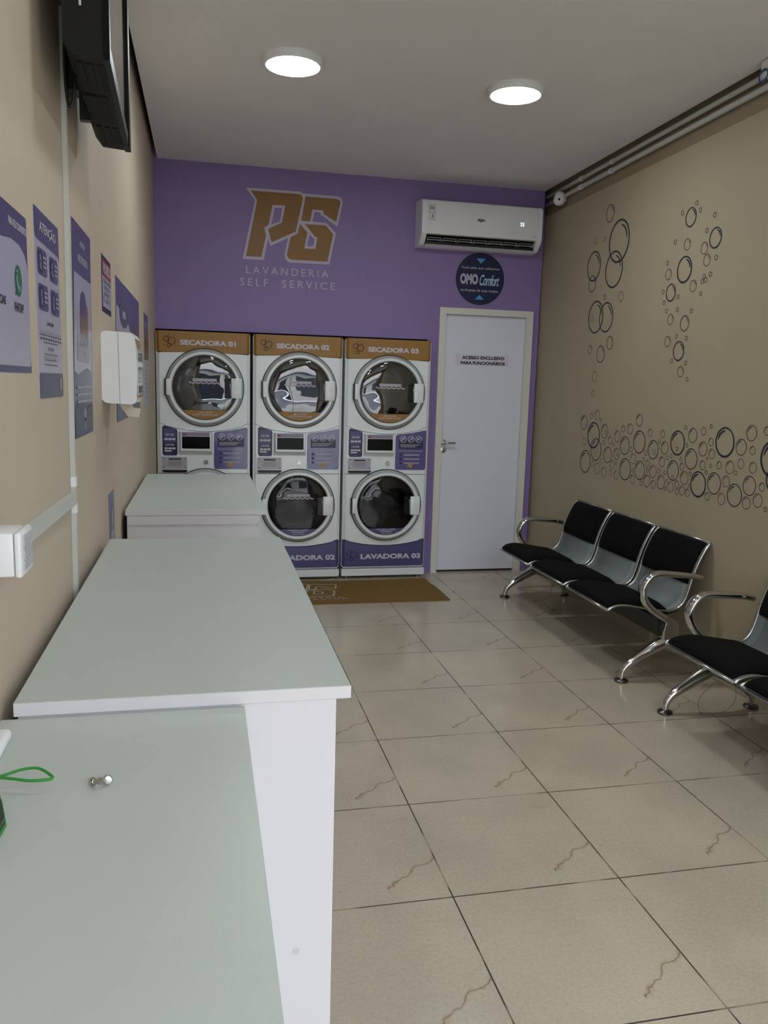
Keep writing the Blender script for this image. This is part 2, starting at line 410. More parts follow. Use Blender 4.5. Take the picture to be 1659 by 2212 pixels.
lamp(.40, -2.3, 'added round fill lamp over the floor beside the nearer bench, out of view')  # second lamp of the added pair, also unseen

# ================================================================== LEFT WALL
def wall_item(name, label, cat, y0, y1, z0, z1, m, group=None, slant=0):
    """flat board on the left wall; local x runs towards the back wall, local z up, front is local -y"""
    t = thing(name, label, cat, (XL, y0, z0), PI/2, group)
    w_, h = y1-y0, z1-z0
    sl = lambda z: slant*z/h
    MB().plate([[(sl(0), 0), (w_+sl(0), 0), (w_+sl(h), h), (sl(h), h)]], -.0015, 0).build('board', m, t)
    return t, w_, h
M_POSTER = mat('poster_white_gloss', 'a9a7bd', .3, spec=.7)
M_POSTP = mat('poster_purple', '4c4775', .28, spec=.7)
M_POSTD = mat('poster_slate', '4b4e66', .32, spec=.7)
# poster 1 : comfort poster with messaging icon (right half in view)
t, W_, H_ = wall_item('contact_poster', 'large purple and white poster with a green phone icon, cut by the photo edge', 'poster', -3.10, -2.523, 1.529, 1.832, M_POSTP)
m = MB(); arc = [(0, .013), (.555, .013), (.566, .022), (.572, .10)] + [(.572-.0, .17)] + [(.575-.02*i/1.0*0, .18) for i in ()] 
arc = [(.02, .013), (.56, .012), (.572, .03), (.574, .17), (.568, .205), (.545, .228), (.50, .241), (.43, .243), (.36, .235), (.02, .235)]
m.plate([arc], -.0025); m.build('white_panel', M_POSTER, t)
m = MB(); words(m, 'PARA SEU CONFORTO', .415, .267, .568, .281, -.0026, .02); m.build('lettering', M_LABW, t)
m = MB(); words(m, 'WHATSAPP', .435, .113, .515, .131, -.0032, .02); words(m, 'REDES SOCIAIS', .24, .118, .37, .134, -.0032, .02); m.build('lettering', M_PBLK, t)
ic = MB().plate([circ(.478, .172, .029, 28)], -.0034); ic.plate([[(.455, .155), (.449, .142), (.467, .147)]], -.0034); icon = ic.build('phone_icon', mat('icon_green', '1d6a48', .35), t)
hs = MB().plate([stroke([(.463, .187), (.462, .176), (.470, .164), (.480, .157), (.491, .156)], .007)], -.0038)
hs.plate([circ(.464, .186, .006, 12), ], -.0038); hs.plate([circ(.490, .158, .006, 12)], -.0038); hs.build('handset', M_POSTER, icon)
# poster 2 : warning poster
t, W_, H_ = wall_item('warning_poster', 'narrow poster headed ATENÇÃO with four round prohibition tiles', 'poster', -2.445, -2.152, 1.475, 1.877, M_POSTER)
m = MB(); m.plate([[(0, .402), (0, .352), (.006, .342), (.02, .338), (.27, .334), (.285, .33), (.293, .322), (.293, .402)]], -.0022); m.build('header', M_POSTP, t)
m = MB(); words(m, 'ATENÇÃO', .052, .354, .245, .384, -.003, .01); m.build('lettering', M_LABW, t)
for i, (x0, x1, z0, z1) in enumerate(((.023, .128, .266, .322), (.163, .268, .265, .321), (.023, .131, .191, .247), (.167, .272, .19, .247))):
    b = MB().plate([rr(x0, z0, x1, z1, .012)], -.0024).build('rule_tile', M_POSTP, t)
    c0 = (x0+.032, (z0+z1)/2)
    m = MB().plate([circ(*c0, .024, 24), circ(*c0, .0195, 24)[::-1]], -.003); m.plate([stroke([(c0[0]-.015, c0[1]+.015), (c0[0]+.015, c0[1]-.015)], .004)], -.0031); m.build('prohibition_sign', M_LABD, b)
    m = MB().plate([circ(c0[0]-.004, c0[1]+.007, .008, 10), ], -.0028); m.plate([circ(c0[0]+.004, c0[1]-.008, .009, 10)], -.0028)
    for k in range(3): m.plate([rect(x0+.062, z0+.018+k*.010, x1-.008, z0+.023+k*.010)], -.0028)
    m.build('pictogram', M_GREY, b)
m = MB(); words(m, 'LAVAGEM', .107, .161, .183, .170, -.003, .02); words(m, 'SECAGEM', .107, .105, .179, .113, -.003, .0)
for k in range(9):
    x = .022+k*.030; m.plate([rect(x, .137, x+.018, .139)], -.003); m.plate([rect(x+.001, .137, x+.003, .148)], -.003); m.plate([rect(x+.015, .137, x+.017, .148)], -.003)
    m.plate([rect(x+.002, .128, x+.016, .132)], -.003)
for k in range(7):
    x = .062+k*.024; m.plate([rect(x, .083, x+.016, .098), rect(x+.0015, .0845, x+.0145, .0965)[::-1]], -.003); m.plate([rect(x+.003, .072, x+.013, .075)], -.003)
m.plate([rect(.058, .1215, .235, .123)], -.003); m.build('care_symbols', M_PBLK, t)
b = MB().plate([rr(0, 0, .293, .055, .008)], -.0022).build('footer', M_POSTD, t)
MB().plate([rect(.246, .016, .268, .043)], -.0028).build('footer_mark', M_GREY, b)
# poster 3 : tall poster
t, W_, H_ = wall_item('notice_poster', 'tall narrow purple poster showing a laundry basket, right of the white cable trunking', 'poster', -1.976, -1.612, 1.354, 1.949, M_POSTP, slant=.05)
m = MB(); m.plate([[(.012, .185), (.08, .175), (.16, .186), (.26, .195), (.352, .184), (.392, .455), (.055, .455)]], -.0022); m.build('white_panel', M_POSTER, t)
m = MB(); words(m, 'ATENÇÃO', .182, .535, .278, .557, -.003); words(m, 'AVISO IMPORTANTE', .13, .49, .322, .512, -.003); m.build('lettering', M_LABW, t)
m = MB(); m.plate([rr(.145, .25, .31, .38, .02)], -.0026); bk = m.build('basket_picture', mat('print_amber', '8a5c2c', .3), t)
MB().plate([circ(.215, .375, .058, 24, rz=.04)], -.0032).build('laundry_pile', M_POSTP, bk)
m = MB(); [m.plate([rect(.155+.03*k, .255, .163+.03*k, .345)], -.0034) for k in range(5)]; m.build('basket_ribs', M_GREY, bk)
b = MB().plate([[(.075, .215), (.32, .21), (.325, .285), (.085, .295)]], -.0028).build('grey_caption_box', M_GREY, t)
m = MB(); words(m, 'NÃO DEIXE', .13, .258, .25, .275, -.0034); words(m, 'ITENS NOS BOLSOS', .11, .232, .28, .247, -.0034); m.build('lettering', M_LABW, b)
m = MB(); [m.plate([rect(.05, .136-.02*k, .345, .143-.02*k)], -.003) for k in range(3)]; m.build('caption_lines', M_GREY, t)
m = MB(); m.plate([[(0.002, .002), (.36, .002), (.364, .09), (.25, .075), (.12, .10), (.005, .085)]], -.0026); m.build('footer', M_POSTD, t)
m = MB(); m.plate([circ(.19, .06, .02, 16)], -.003); m.plate([rect(.18, .015, .2, .05)], -.003); m.build('pictogram', M_GREY, t)
# poster 4 : small red PROIBIDO sign
t, W_, H_ = wall_item('prohibition_notice', 'small white notice with a red PROIBIDO heading above the towel dispenser', 'sign', -1.283, -1.005, 1.753, 1.949, mat('sign_black_border', '1a1830', .4), slant=.012)
m = MB().plate([rect(.008, .018, .272, .176)], -.0022); m.build('white_panel', M_POSTER, t)
b = MB().plate([rect(.014, .124, .276, .180)], -.0028).build('header', mat('sign_red', '8d2436', .4), t)
m = MB(); words(m, 'PROIBIDO', .035, .134, .255, .171, -.0034, .01); m.build('lettering', M_LABW, b)
m = MB()
for k, (a, b_) in enumerate(((.03, .26), (.06, .22), (.06, .22), (.09, .18))):
    words(m, ('ENTRADA DE ANIMAIS', 'FUMAR NO LOCAL', 'SOM ALTO', 'LIXO')[k], a, .102-.022*k, b_, .116-.022*k, -.0034)
m.plate([circ(.04, .045, .012, 16), circ(.04, .045, .009, 16)[::-1]], -.0034); m.plate([circ(.23, .04, .012, 16), circ(.23, .04, .009, 16)[::-1]], -.0034)
m.build('lettering', M_PBLK, t)
# poster 5 behind the dispenser
t, W_, H_ = wall_item('service_poster', 'wide purple poster on the left wall partly hidden behind the towel dispenser', 'poster', -.875, .32, 1.345, 1.93, M_POSTP, slant=.06)
m = MB().plate([[(.01, .25), (.95, .25), (.86, .33), (.60, .42), (.3, .46), (.05, .47), (.03, .40)]], -.0022); m.build('white_panel', M_POSTER, t)
b = MB().plate([circ(.37, .45, .2, 30, rz=.055)], -.0028).build('round_badge', M_POSTD, t)
m = MB().plate([rect(.30, .435, .44, .465)], -.0034); m.build('badge_mark', M_GREY, b)
MB().plate([rect(.01, .15, 1.19, .33)], -.0026).build('wooden_picture_band', mat('print_wood', '8d7a62', .4, vary=.3, vscale=9), t)
MB().plate([rect(.005, .0, 1.19, .15)], -.0026).build('footer', mat('poster_pale_slate', '6c7688', .4, vary=.3, vscale=20), t)
# poster 6
t, W_, H_ = wall_item('price_poster', 'slim purple, wood and white poster next to the dryer marked 01', 'poster', .73, 1.09, 1.353, 1.907, M_POSTER)
MB().plate([rect(0, .40, .36, .554)], -.0022).build('header', M_POSTP, t)
m = MB(); words(m, 'PREÇOS', .06, .46, .3, .5, -.003); m.build('lettering', M_LABW, t)
MB().plate([rect(0, .28, .36, .40)], -.0022).build('wooden_picture_band', mat('print_wood2', '6b4a33', .4, vary=.3, vscale=30), t)
m = MB(); [m.plate([rect(.04, .05+.028*k, .32, .056+.028*k)], -.0024) for k in range(8)]; m.build('caption_lines', M_GREY, t)
# low label between the counters
t, W_, H_ = wall_item('low_wall_label', 'grey blue label low on the left wall behind the far counter', 'sign', -1.235, -1.07, .84, 1.096, mat('label_slate', '5d6480', .4))
m = MB().plate([[(.02, .02), (.14, .02), (.14, .05), (.02, .05)]], -.0026); m.plate([[(.05, .13), (.11, .13), (.08, .22)]], -.0026); m.plate([rect(.03, .07, .13, .11)], -.0026); m.build('pictogram', M_GREY, t)

# trunking and socket
t = thing('cable_trunking', 'white vertical cable trunking with a side branch on the left wall', 'cable trunking', (XL+.0005, -2.03, 0))
def trunk_y(z): return -2.014 - (2.43-z)*.047 + 2.03
m = MB(); ya, yb = trunk_y(.0), trunk_y(2.43)
def quadbox(m, ya, za, yb, zb, hw, d0, d1):
    m.add([(d0, ya-hw, za), (d1, ya-hw, za), (d1, ya+hw, za), (d0, ya+hw, za), (d0, yb-hw, zb), (d1, yb-hw, zb), (d1, yb+hw, zb), (d0, yb+hw, zb)],
          [(3,2,1,0),(4,5,6,7),(0,1,5,4),(1,2,6,5),(2,3,7,6),(3,0,4,7)])
quadbox(m, ya, 0, yb, 2.43, .011, 0, .011); m.build('vertical_run', M_PVC, t)
m = MB(); quadbox(m, ya, 0, yb, 2.43, .004, .011, .0122); m.build('lid_groove', M_PVC, t)
yj = trunk_y(1.21)
MB().rbox(0, .014, yj-.014, yj+.014, 1.235, 1.262, .002).build('joint_cover', M_PLAST, t)
MB().rbox(0, .014, yj-.014, yj+.014, 1.165, 1.19, .002).build('joint_cover', M_PLAST, t)
m = MB(); yo = -2.03
m.add([(0, yj-.02, 1.193), (.017, yj-.02, 1.193), (.017, yj-.02, 1.222), (0, yj-.02, 1.222), (0, -2.885-yo, 1.208), (.017, -2.885-yo, 1.208), (.017, -2.885-yo, 1.237), (0, -2.885-yo, 1.237)],
      [(0,1,2,3),(7,6,5,4),(0,4,5,1),(1,5,6,2),(2,6,7,3),(3,7,4,0)]); m.build('branch_run', M_PVC, t)
t = thing('socket_box', 'white surface wall socket box at the left photo edge above the near counter', 'socket', (XL, -2.92, 1.203))
MB().rbox(0, .048, -.042, .04, 0, .072, .004).build('box_body', M_PLAST, t, True, angle=40)
MB().rbox(.049, .060, -.044, .042, -.001, .073, .004).build('cover_plate', M_PLAST, t, True, angle=40)
for k in range(3):
    s_ = MB().rbox(.060, .0625, -.03, .03, .008+.02*k, .025+.02*k, .001).build('socket_module', mat('socket_grey', 'b4b6bc', .4), t)
# towel dispenser
t = thing('towel_dispenser', 'white paper towel dispenser on the left wall', 'towel dispenser', (XL, -1.346, 1.435))
def disp_loop(d): return [(0, .012), (.008, .003), (.02, 0), (d-.018, -.003), (d-.007, .003), (d-.002, .014), (d+.0005, .12), (d-.004, .20), (d-.008, .232), (d-.016, .243), (.02, .247), (.006, .244), (0, .236)]
m = MB(); m.prism([(x, z) for x, z in disp_loop(.118)], 'y', 0, .24); m.build('housing', M_PLAST, t, True, angle=35)
m = MB(); m.prism([(.0585, -.003), (.0600, -.003), (.0575, .2465), (.056, .2465)], 'y', -.0008, .01); m.build('side_seam', mat('seam_grey', '8e8e94', .6), t)
m = MB(); m.prism([(.118, .02), (.1215, .03), (.121, .18), (.112, .225), (.110, .215), (.116, .18)], 'y', .012, .228); m.build('front_window', mat('smoky_plastic', 'b9c4bf', .08, coat=.6), t)
MB().rbox(.115, .1225, .03, .2, .035, .062, .002).build('badge', mat('badge_dark', '30343c', .3), t)
m = MB(); m.add([(.045, .07, .002), (.085, .10, .002), (.096, .12, -.018), (.118, .135, -.022), (.112, .14, -.055), (.075, .11, -.05), (.058, .085, -.022)], [(0,1,2,6), (2,3,4,5), (2,5,6)])
m.build('paper_sheet', M_PAPER, t)

# television
t = thing('wall_television', 'black wall television high on the left wall', 'television', (-1.478, -2.02, 2.195), math.radians(1.73))
m = MB(); m.prism([(-.012, 0), (-.075, .004), (-.095, .03), (-.095, .40), (-.07, .452), (-.012, .458)], 'y', -.36, .36); m.build('rear_shell', M_TVB, t)
m = MB(); L = .365
m.box(-.013, 0, -L, -L+.028, -.003, .465); m.box(-.013, .004, L-.070, L, -.003, .465); m.box(-.013, 0, -L+.028, L-.075, -.003, .03); m.box(-.013, 0, -L+.028, L-.028, .437, .465)
m.build('bezel', M_TVG, t)
MB().box(-.012, -.003, -L+.028, L-.075, .03, .437).build('screen', mat('tv_screen', (.30, .29, .27), .06, metal=1), t)
for y0, y1 in ((-.32, -.15), (.14, .31)):
    m = MB()
    for k in range(3): m.box(-.074+.021*k, -.061+.021*k, y0, y1, -.0015, .0035)
    m.build('vent_grille', mat('vent_dark', '050505', .8), t)
MB().box(-.082, -.026, -.11, .10, -.002, .004).build('stand_socket', mat('vent_dark', '050505', .8), t)
m = MB(); [m.box(-.0605, -.0555, -.3615, -.36, .10+.045*k, .138+.045*k) for k in range(5)]; m.build('port_label_strip', M_LABW, t)
m = MB(); m.box(-.140, -.095, .05, .12, .06, .26); m.box(-.104, -.078, .02, .045, -.02, .14); m.build('wall_bracket', M_BLACK, t)
cb = MB().tube(catmull([(-.105, -.15, .40), (-.110, -.18, .16), (-.113, -.18, .06), (-.112, -.18, -.009), (-.106, -.18, -.049), (-.098, -.18, -.040), (-.093, -.18, -.007), (-.089, -.18, .03)]), .0035)
cb.build('power_cable', M_BLACK, t, True)
m = MB().tube(catmull([(XL+.009, -2.014, 2.42), (XL+.014, -2.02, 2.5), (XL+.03, -2.06, 2.56)]), .006); tag(m.build('earth_cable', mat('green_yellow_cable', '5a7a2a', .5), None, True), 'green and yellow cable coming out of the white trunking top', 'cable')

# ================================================================== BACK WALL : logo, AC, sign, door
PW = [(182,142),(878,190),(912,214),(938,262),(845,718),(495,880),(467,792),(410,1055),(143,1040),(298,300)]
PWh = [(545,393),(640,397),(615,572),(505,607)]
PG = [(245,178),(850,220),(892,238),(906,275),(818,697),(509,832),(466,662),(638,580),(682,368),(520,357),(470,610),(415,640),(437,752),(380,1018),(185,1005),(325,295)]
SW = [(905,212),(1350,247),(1400,268),(1424,315),(1358,637),(1135,478),(1135,452),(1055,447),(1030,570),(1215,590),(1340,722),(1260,1127),(740,1093),(695,1060),(675,1000),(722,770),(850,715),(870,580),(930,260)]
SWh = [(995,735),(1060,800),(1045,888),(965,884)]
SG1 = [(937,250),(1345,280),(1380,297),(1392,325),(1340,580),(1172,470),(1172,428),(1030,415),(1000,568),(885,560)]
SG2 = [(872,600),(968,708),(930,915),(1075,924),(1100,770),(1070,768),(932,600),(1203,618),(1306,735),(1234,1090),(765,1058),(722,1035),(706,990),(752,768),(846,718)]
def unskew(p):     # the traced sheet runs 3.9 degrees downhill; level it and scale to the wall
    x, y = p; x2 = (x-143)/1281.0; y2 = (y - .0735*(x-143) - 132)
    return (-.993 + x2*.742, 2.921 - y2*.506/905.0)
def logo(mb_w, mb_g, T_, y1, y2):
    mb_w.plate([[T_(p) for p in PW], [T_(p) for p in PWh][::-1]], y1); mb_w.plate([[T_(p) for p in SW], [T_(p) for p in SWh][::-1]], y1-.0002)
    if mb_g: [mb_g.plate([[T_(p) for p in q]], y2) for q in (PG, SG1, SG2)]
t = thing('wall_logo', 'big gold letter logo outlined in white, with LAVANDERIA SELF SERVICE, on the purple wall', 'logo', (0, YB, 0))
mw, mg = MB(), MB(); logo(mw, mg, unskew, -.0015, -.0025); mw.build('white_outline', M_VWHITE, t); mg.build('gold_letters', M_VGOLD, t)
m = MB(); words(m, 'LAVANDERIA', -.966, 2.312, -.352, 2.366, -.002, 0, 1.45); words(m, 'SELF  SERVICE', -1.012, 2.224, -.300, 2.278, -.002, 0, 1.4); m.build('lettering', M_VWHITE, t)

t = thing('air_conditioner', 'white split air conditioner above the staff door', 'air conditioner', (.315, YB, 2.572))
AW = .957
prof = [(0, 0), (-.10, 0), (-.135, .012), (-.185, .062), (-.2, .085), (-.203, .20), (-.198, .30), (-.185, .322), (-.15, .333), (0, .335)]
body = [(0, 0), (-.098, .0), (-.098, .035), (-.165, .078), (-.19, .08), (-.195, .20), (-.19, .30), (-.17, .325), (0, .33)]
MB().prism(body, 'x', .035, AW-.035).build('casing', M_PLAST, t)
MB().prism(prof, 'x', 0, .04).build('end_cap', M_PLAST, t, True, angle=30); MB().prism(prof, 'x', AW-.04, AW).build('end_cap', M_PLAST, t, True, angle=30)
fp = [(-.190, .083), (-.199, .083), (-.203, .20), (-.198, .30), (-.185, .322), (-.15, .333), (-.145, .328), (-.18, .31)]
front = MB().prism(fp, 'x', .041, AW-.041).build('front_panel', mat('ac_front', 'e8e7ea', .25), t, True, angle=30)
m = MB(); m.box(.045, AW-.045, -.155, -.092, .012, .03); m.build('outlet_recess', M_BLACK, t)
m = MB(); m.add([(.045, -.1005, .030), (AW-.045, -.1005, .030), (AW-.045, -.178, .083), (.045, -.178, .083)], [(0,1,2,3)]); m.build('outlet_cavity', mat('ac_cavity', '101012', .5), t)
def louvre(x0, x1, d, z0, z1):
    return MB().add([(x0, -d, z0), (x1, -d, z0), (x1, -d-.028, z1), (x0, -d-.028, z1), (x0, -d, z0+.004), (x1, -d, z0+.004), (x1, -d-.028, z1+.004), (x0, -d-.028, z1+.004)], [(0,1,2,3),(7,6,5,4),(0,4,5,1),(1,5,6,2),(2,6,7,3),(3,7,4,0)])
m = MB(); m.box(.05, AW-.05, -.142, -.128, .026, .031); m.build('louvre', M_PLAST, t)
for k in range(7):
    x0 = .055+k*.122
    m = MB(); m.box(x0, x0+.11, -.158, -.154, .040, .046); m.box(x0, x0+.004, -.16, -.13, .035, .052); m.box(x0+.106, x0+.11, -.16, -.13, .035, .052); m.box(x0, x0+.11, -.162, -.158, .056, .060)
    m.build('vane', mat('ac_vane', '9a9a9c', .4), t)
m = MB(); m.add([(.045, -.098, -.004), (AW-.045, -.098, -.004), (AW-.045, -.152, .012), (.045, -.152, .012), (.045, -.098, .001), (AW-.045, -.098, .001), (AW-.045, -.152, .017), (.045, -.152, .017)], [(0,1,2,3),(7,6,5,4),(0,4,5,1),(1,5,6,2),(2,6,7,3),(3,7,4,0)]); m.build('flap', M_PLAST, t)
m = MB(); words(m, 'elgin', .432, .184, .492, .214, -.2045, .03); words(m, 'inverter', .875, .105, .91, .112, -.2045, .0, shear=.3)
m.plate([rr(.055, .175, .095, .285, .003), rr(.057, .177, .093, .283, .003)[::-1]], -.2048); words(m, '10', .062, .25, .088, .272, -.2049, .02); words(m, '3', .07, .19, .083, .215, -.2049, .02); m.plate([rect(.057, .228, .093, .230)], -.2049)
m.build('lettering', mat('ac_print', '2c2c30', .5), t)
m = MB(); words(m, '25', .775, .178, .808, .205, -.2048, 0); m.build('digital_display', mat('display_glow', (.75, .85, 1), .5, emit=1.3), t)

t = thing('round_detergent_sign', 'round navy sign with white and pale blue lettering above the staff door', 'sign', (.856, YB, 2.37))
MB().lathe([(0, -.004), (.199, -.004), (.2, -.003), (.2, 0)], axis='y', n=64).build('disc', M_NAVY, t)
m = MB(); m.plate([[(-.036, .155), (.036, .155), (0, .115)]], -.0048); m.plate([[(-.037, -.158), (.037, -.158), (0, -.12)]], -.0048); m.build('arrows', M_BLUE, t)
m = MB(); words(m, 'Você sabia que utilizamos', -.16, .068, .155, .092, -.0048, .01); words(m, 'na limpeza de suas roupas', -.158, -.105, .155, -.078, -.0048, .01)
words(m, 'OMO', -.165, -.045, -.018, .037, -.0048, .055); m.build('lettering', M_VWHITE, t)
m = MB(); words(m, 'Comfort', -.004, -.05, .16, .035, -.0048, .015, .85, .35); m.build('script_lettering', mat('pale_blue_print', 'a9c4e4', .5), t)

# door
d = MB().rbox(.588, 1.262, 0, .035, .018, 2.088, .002).build('door_1', M_DOOR, None, loc=(0, YB+.015, 0)); d['kind'] = 'structure'
m = MB(); yo = -.015
m.prism([(.535, 0), (.585, 0), (.585, 2.089), (1.265, 2.089), (1.265, 0), (1.318, 0), (1.318, 2.139), (.535, 2.139)], 'y', -.030, -.013)
m.prism([(.578, 0), (.587, 0), (.587, 2.090), (1.263, 2.090), (1.263, 0), (1.272, 0), (1.272, 2.097), (.578, 2.097)], 'y', -.02, .08)
m.prism([(.545, 0), (.583, 0), (.583, 2.095), (1.267, 2.095), (1.267, 0), (1.31, 0), (1.31, 2.105), (.545, 2.105)], 'y', -.013, .14)
m.build('door_frame', M_WHITE, d)
h = MB().lathe([(0, -.045), (.012, -.045), (.012, -.008), (.024, -.008), (.025, 0)], (.612, 0, 1.077), 'y', 20); h.tube(catmull([(.612, -.04, 1.077), (.63, -.047, 1.077), (.66, -.047, 1.076), (.70, -.044, 1.076)], 4), .0085, 10); h.build('door_handle', M_STEEL, d, True, angle=40)
MB().lathe([(0, -.012), (.008, -.012), (.009, -.008), (.024, -.006), (.025, 0)], (.612, 0, 1.018), 'y', 20).build('door_lock', M_STEEL, d, True, angle=40)
t = thing('door_sign', 'pale sign ACESSO EXCLUSIVO PARA FUNCIONÁRIOS on the white staff door', 'sign', (.92, YB+.015, 1.74))
MB().plate([rect(-.235, -.042, .215, .045)], -.001, 0).build('sticker', mat('clear_sticker', 'dad3e6', .3), t)
m = MB(); words(m, 'ACESSO EXCLUSIVO', -.18, .006, .178, .032, -.002, .045); words(m, 'PARA FUNCIONÁRIOS', -.19, -.036, .185, -.004, -.002, .045); m.build('lettering', M_PBLK, t)

# ================================================================== STACKED MACHINES
def bubble_icon(m, x0, z0, s_, y):
    def ring(cx_, cz_, r, w_=.055):
        m.plate([circ(x0+cx_*s_, z0+cz_*s_, r*s_, 24), circ(x0+cx_*s_, z0+cz_*s_, (r-w_)*s_, 24)[::-1]], y)
    def star(cx_, cz_, r):
        P = []
        for k in range(8):
            a = PI/4*k; q = r if k % 2 == 0 else r*.25; P.append((x0+(cx_+q*math.cos(a))*s_, z0+(cz_+q*math.sin(a))*s_))
        m.plate([P], y)
    ring(.64, .50, .30); ring(.26, .62, .22); ring(.44, .16, .16); ring(.42, .92, .06, .03)
    for q in ((.62, .62, .07), (.80, .45, .07), (.84, .93, .08), (.10, .18, .08), (.93, .12, .05)): star(*q)
def arcz(x, ze, zc, hw=.335): return zc + (ze-zc)*(x/hw)**2
def circ_seg(cx_, cz_, r, zcut, n=24):
    a = math.asin((zcut-cz_)/r); return [(cx_+r*math.cos(t), cz_+r*math.sin(t)) for t in [(-PI-a) + (PI+2*a)*i/n for i in range(n+1)]]
HWm = .3355
def inset_loop(loop, cx_, cz_, k): return [(cx_+(x-cx_)*k, cz_+(z-cz_)*k) for x, z in loop]
def door(root, cz_, kind, num, limit):
    cx_ = .008; c = (cx_, 0, cz_)
    dr = MB().lathe([(.232, -.010), (.234, -.030), (.240, -.038), (.254, -.038), (.258, -.034)], c, 'y', 72, ).build('door_ring', M_ENAM, root, True, angle=35)
    MB().lathe([(.258, -.034), (.278, -.014), (.280, .006)], c, 'y', 72).build('ring_bevel', M_RINGG, dr, True)
    MB().lathe([(.279, -.006), (.2845, -.0045), (.285, .004)], c, 'y', 72).build('ring_gasket', M_SEAM, dr)
    prof = [(.233*math.sin(.5*PI*k/10), -.018-.016*math.cos(.5*PI*k/10)) for k in range(11)][::-1]
    MB().lathe(prof, c, 'y', 64).build('door_glass', M_GLASS[kind], dr, True)
    # latch
    MB().rbox(.196, .272, -.044, -.010, cz_-.073, cz_+.073, .005).build('latch_plate', M_ENAM, dr, True, angle=40)
    MB().rbox(.150, .197, -.040, -.015, cz_-.073, cz_+.073, .004).build('latch_recess', mat('latch_black', '08080a', .12), dr)
    m = MB(); m.tube([(.187, -.045, cz_-.055), (.19, -.047, cz_), (.187, -.045, cz_+.055)], .003, 6); m.build('latch_edge', M_STEEL, dr, True)
    m = MB()
    for a0 in (.1, 2.2, 4.3):
        m.plate([stroke([(.236+.012*math.cos(a0+.25*k), cz_+.002+.012*math.sin(a0+.25*k)) for k in range(6)], .002)], -.0446)
    m.build('latch_emblem', M_RINGG, dr)
    m = MB(); m.rbox(-.277, -.262, -.030, -.004, cz_-.062, cz_+.062, .003); m.build('hinge', M_BLACK, dr)
    MB().rbox(-.266, -.238, -.040, -.02, cz_-.058, cz_+.058, .004).build('hinge_cover', M_ENAM, dr, True, angle=40)
    if kind == 'dry':
        seg = MB().plate([circ_seg(cx_, cz_, .2285, cz_-.163)], -.0352).build('filter_sticker', M_GOLD, dr)
        m = MB(); words(m, 'LIMPE O FILTRO', cx_-.05, cz_-.184, cx_+.052, cz_-.173, -.036, .01); words(m, 'ANTES E DEPOIS DE USAR', cx_-.085, cz_-.201, cx_+.09, cz_-.190, -.036, .01)
    else:
        seg = MB().plate([circ_seg(cx_, cz_, .2285, cz_-.178)], -.0352).build('door_sticker', M_LAB, dr)
        m = MB(); words(m, 'MANTENHA A PORTA', cx_-.075, cz_-.192, cx_+.075, cz_-.182, -.036, .02); words(m, 'ENTREABERTA', cx_-.05, cz_-.207, cx_+.05, cz_-.197, -.036, .02); words(m, 'APÓS O USO', cx_-.042, cz_-.222, cx_+.042, cz_-.212, -.036, .02)
    m.build('lettering', M_LABW, seg)
    if limit:
        zz = cz_+.048 if kind == 'dry' else cz_+.075
        lb = MB().plate([rect(cx_-.085, zz-.002, cx_+.085, zz+.018)], -.0356)
        wave = [(cx_-.115+.23*k/48, zz-.014+.004*math.sin(k*2*PI/8)) for k in range(49)]
        lb.plate([stroke(wave, .009)], -.0356); lb = lb.build('fill_limit_sticker', M_LABW, dr)
        m = MB(); words(m, 'LIMITE DE ROUPAS', cx_-.08, zz+.001, cx_+.08, zz+.015, -.0362, 0, 1.25); m.plate([stroke(wave, .002)], -.0362); m.build('lettering', M_PBLK, lb)
    # drum
    drum = MB().lathe([(.232, -.008), (.225, .05), (.225, .42), (.10, .45), (0, .45)], c, 'y', 40)
    dm = drum.build('drum', mat('drum_dryer', '5a5552', .45, metal=.3) if kind == 'dry' else mat('drum_washer', '5a5a60', .4, metal=.3) if num == '02' else mat('drum_washer_dark', '1c1c20', .4, metal=.3), dr, True, angle=40)
    if kind == 'dry':
        MB().prism([(x, z) for x, z in rect(-.2, cz_-.2, .2, cz_+.0)], 'y', .36, .37).build('lint_panel', mat('drum_panel', '45403e', .5), dm)
        m = MB().plate([circ(cx_, cz_, .17, 30, 0, PI)], .355); m.build('rear_plate', mat('drum_plate', '6e6661', .45), dm)
    else:
        m = MB()
        for k in range(3):
            a = PI/2 + 2*PI*k/3; m.tube([(cx_+.2*math.cos(a), .06, cz_+.2*math.sin(a)), (cx_+.2*math.cos(a), .38, cz_+.2*math.sin(a))], .03, 8)
        m.build('drum_lifter', mat('drum_dark', '2c2c32', .4), dm, True)
    return dr
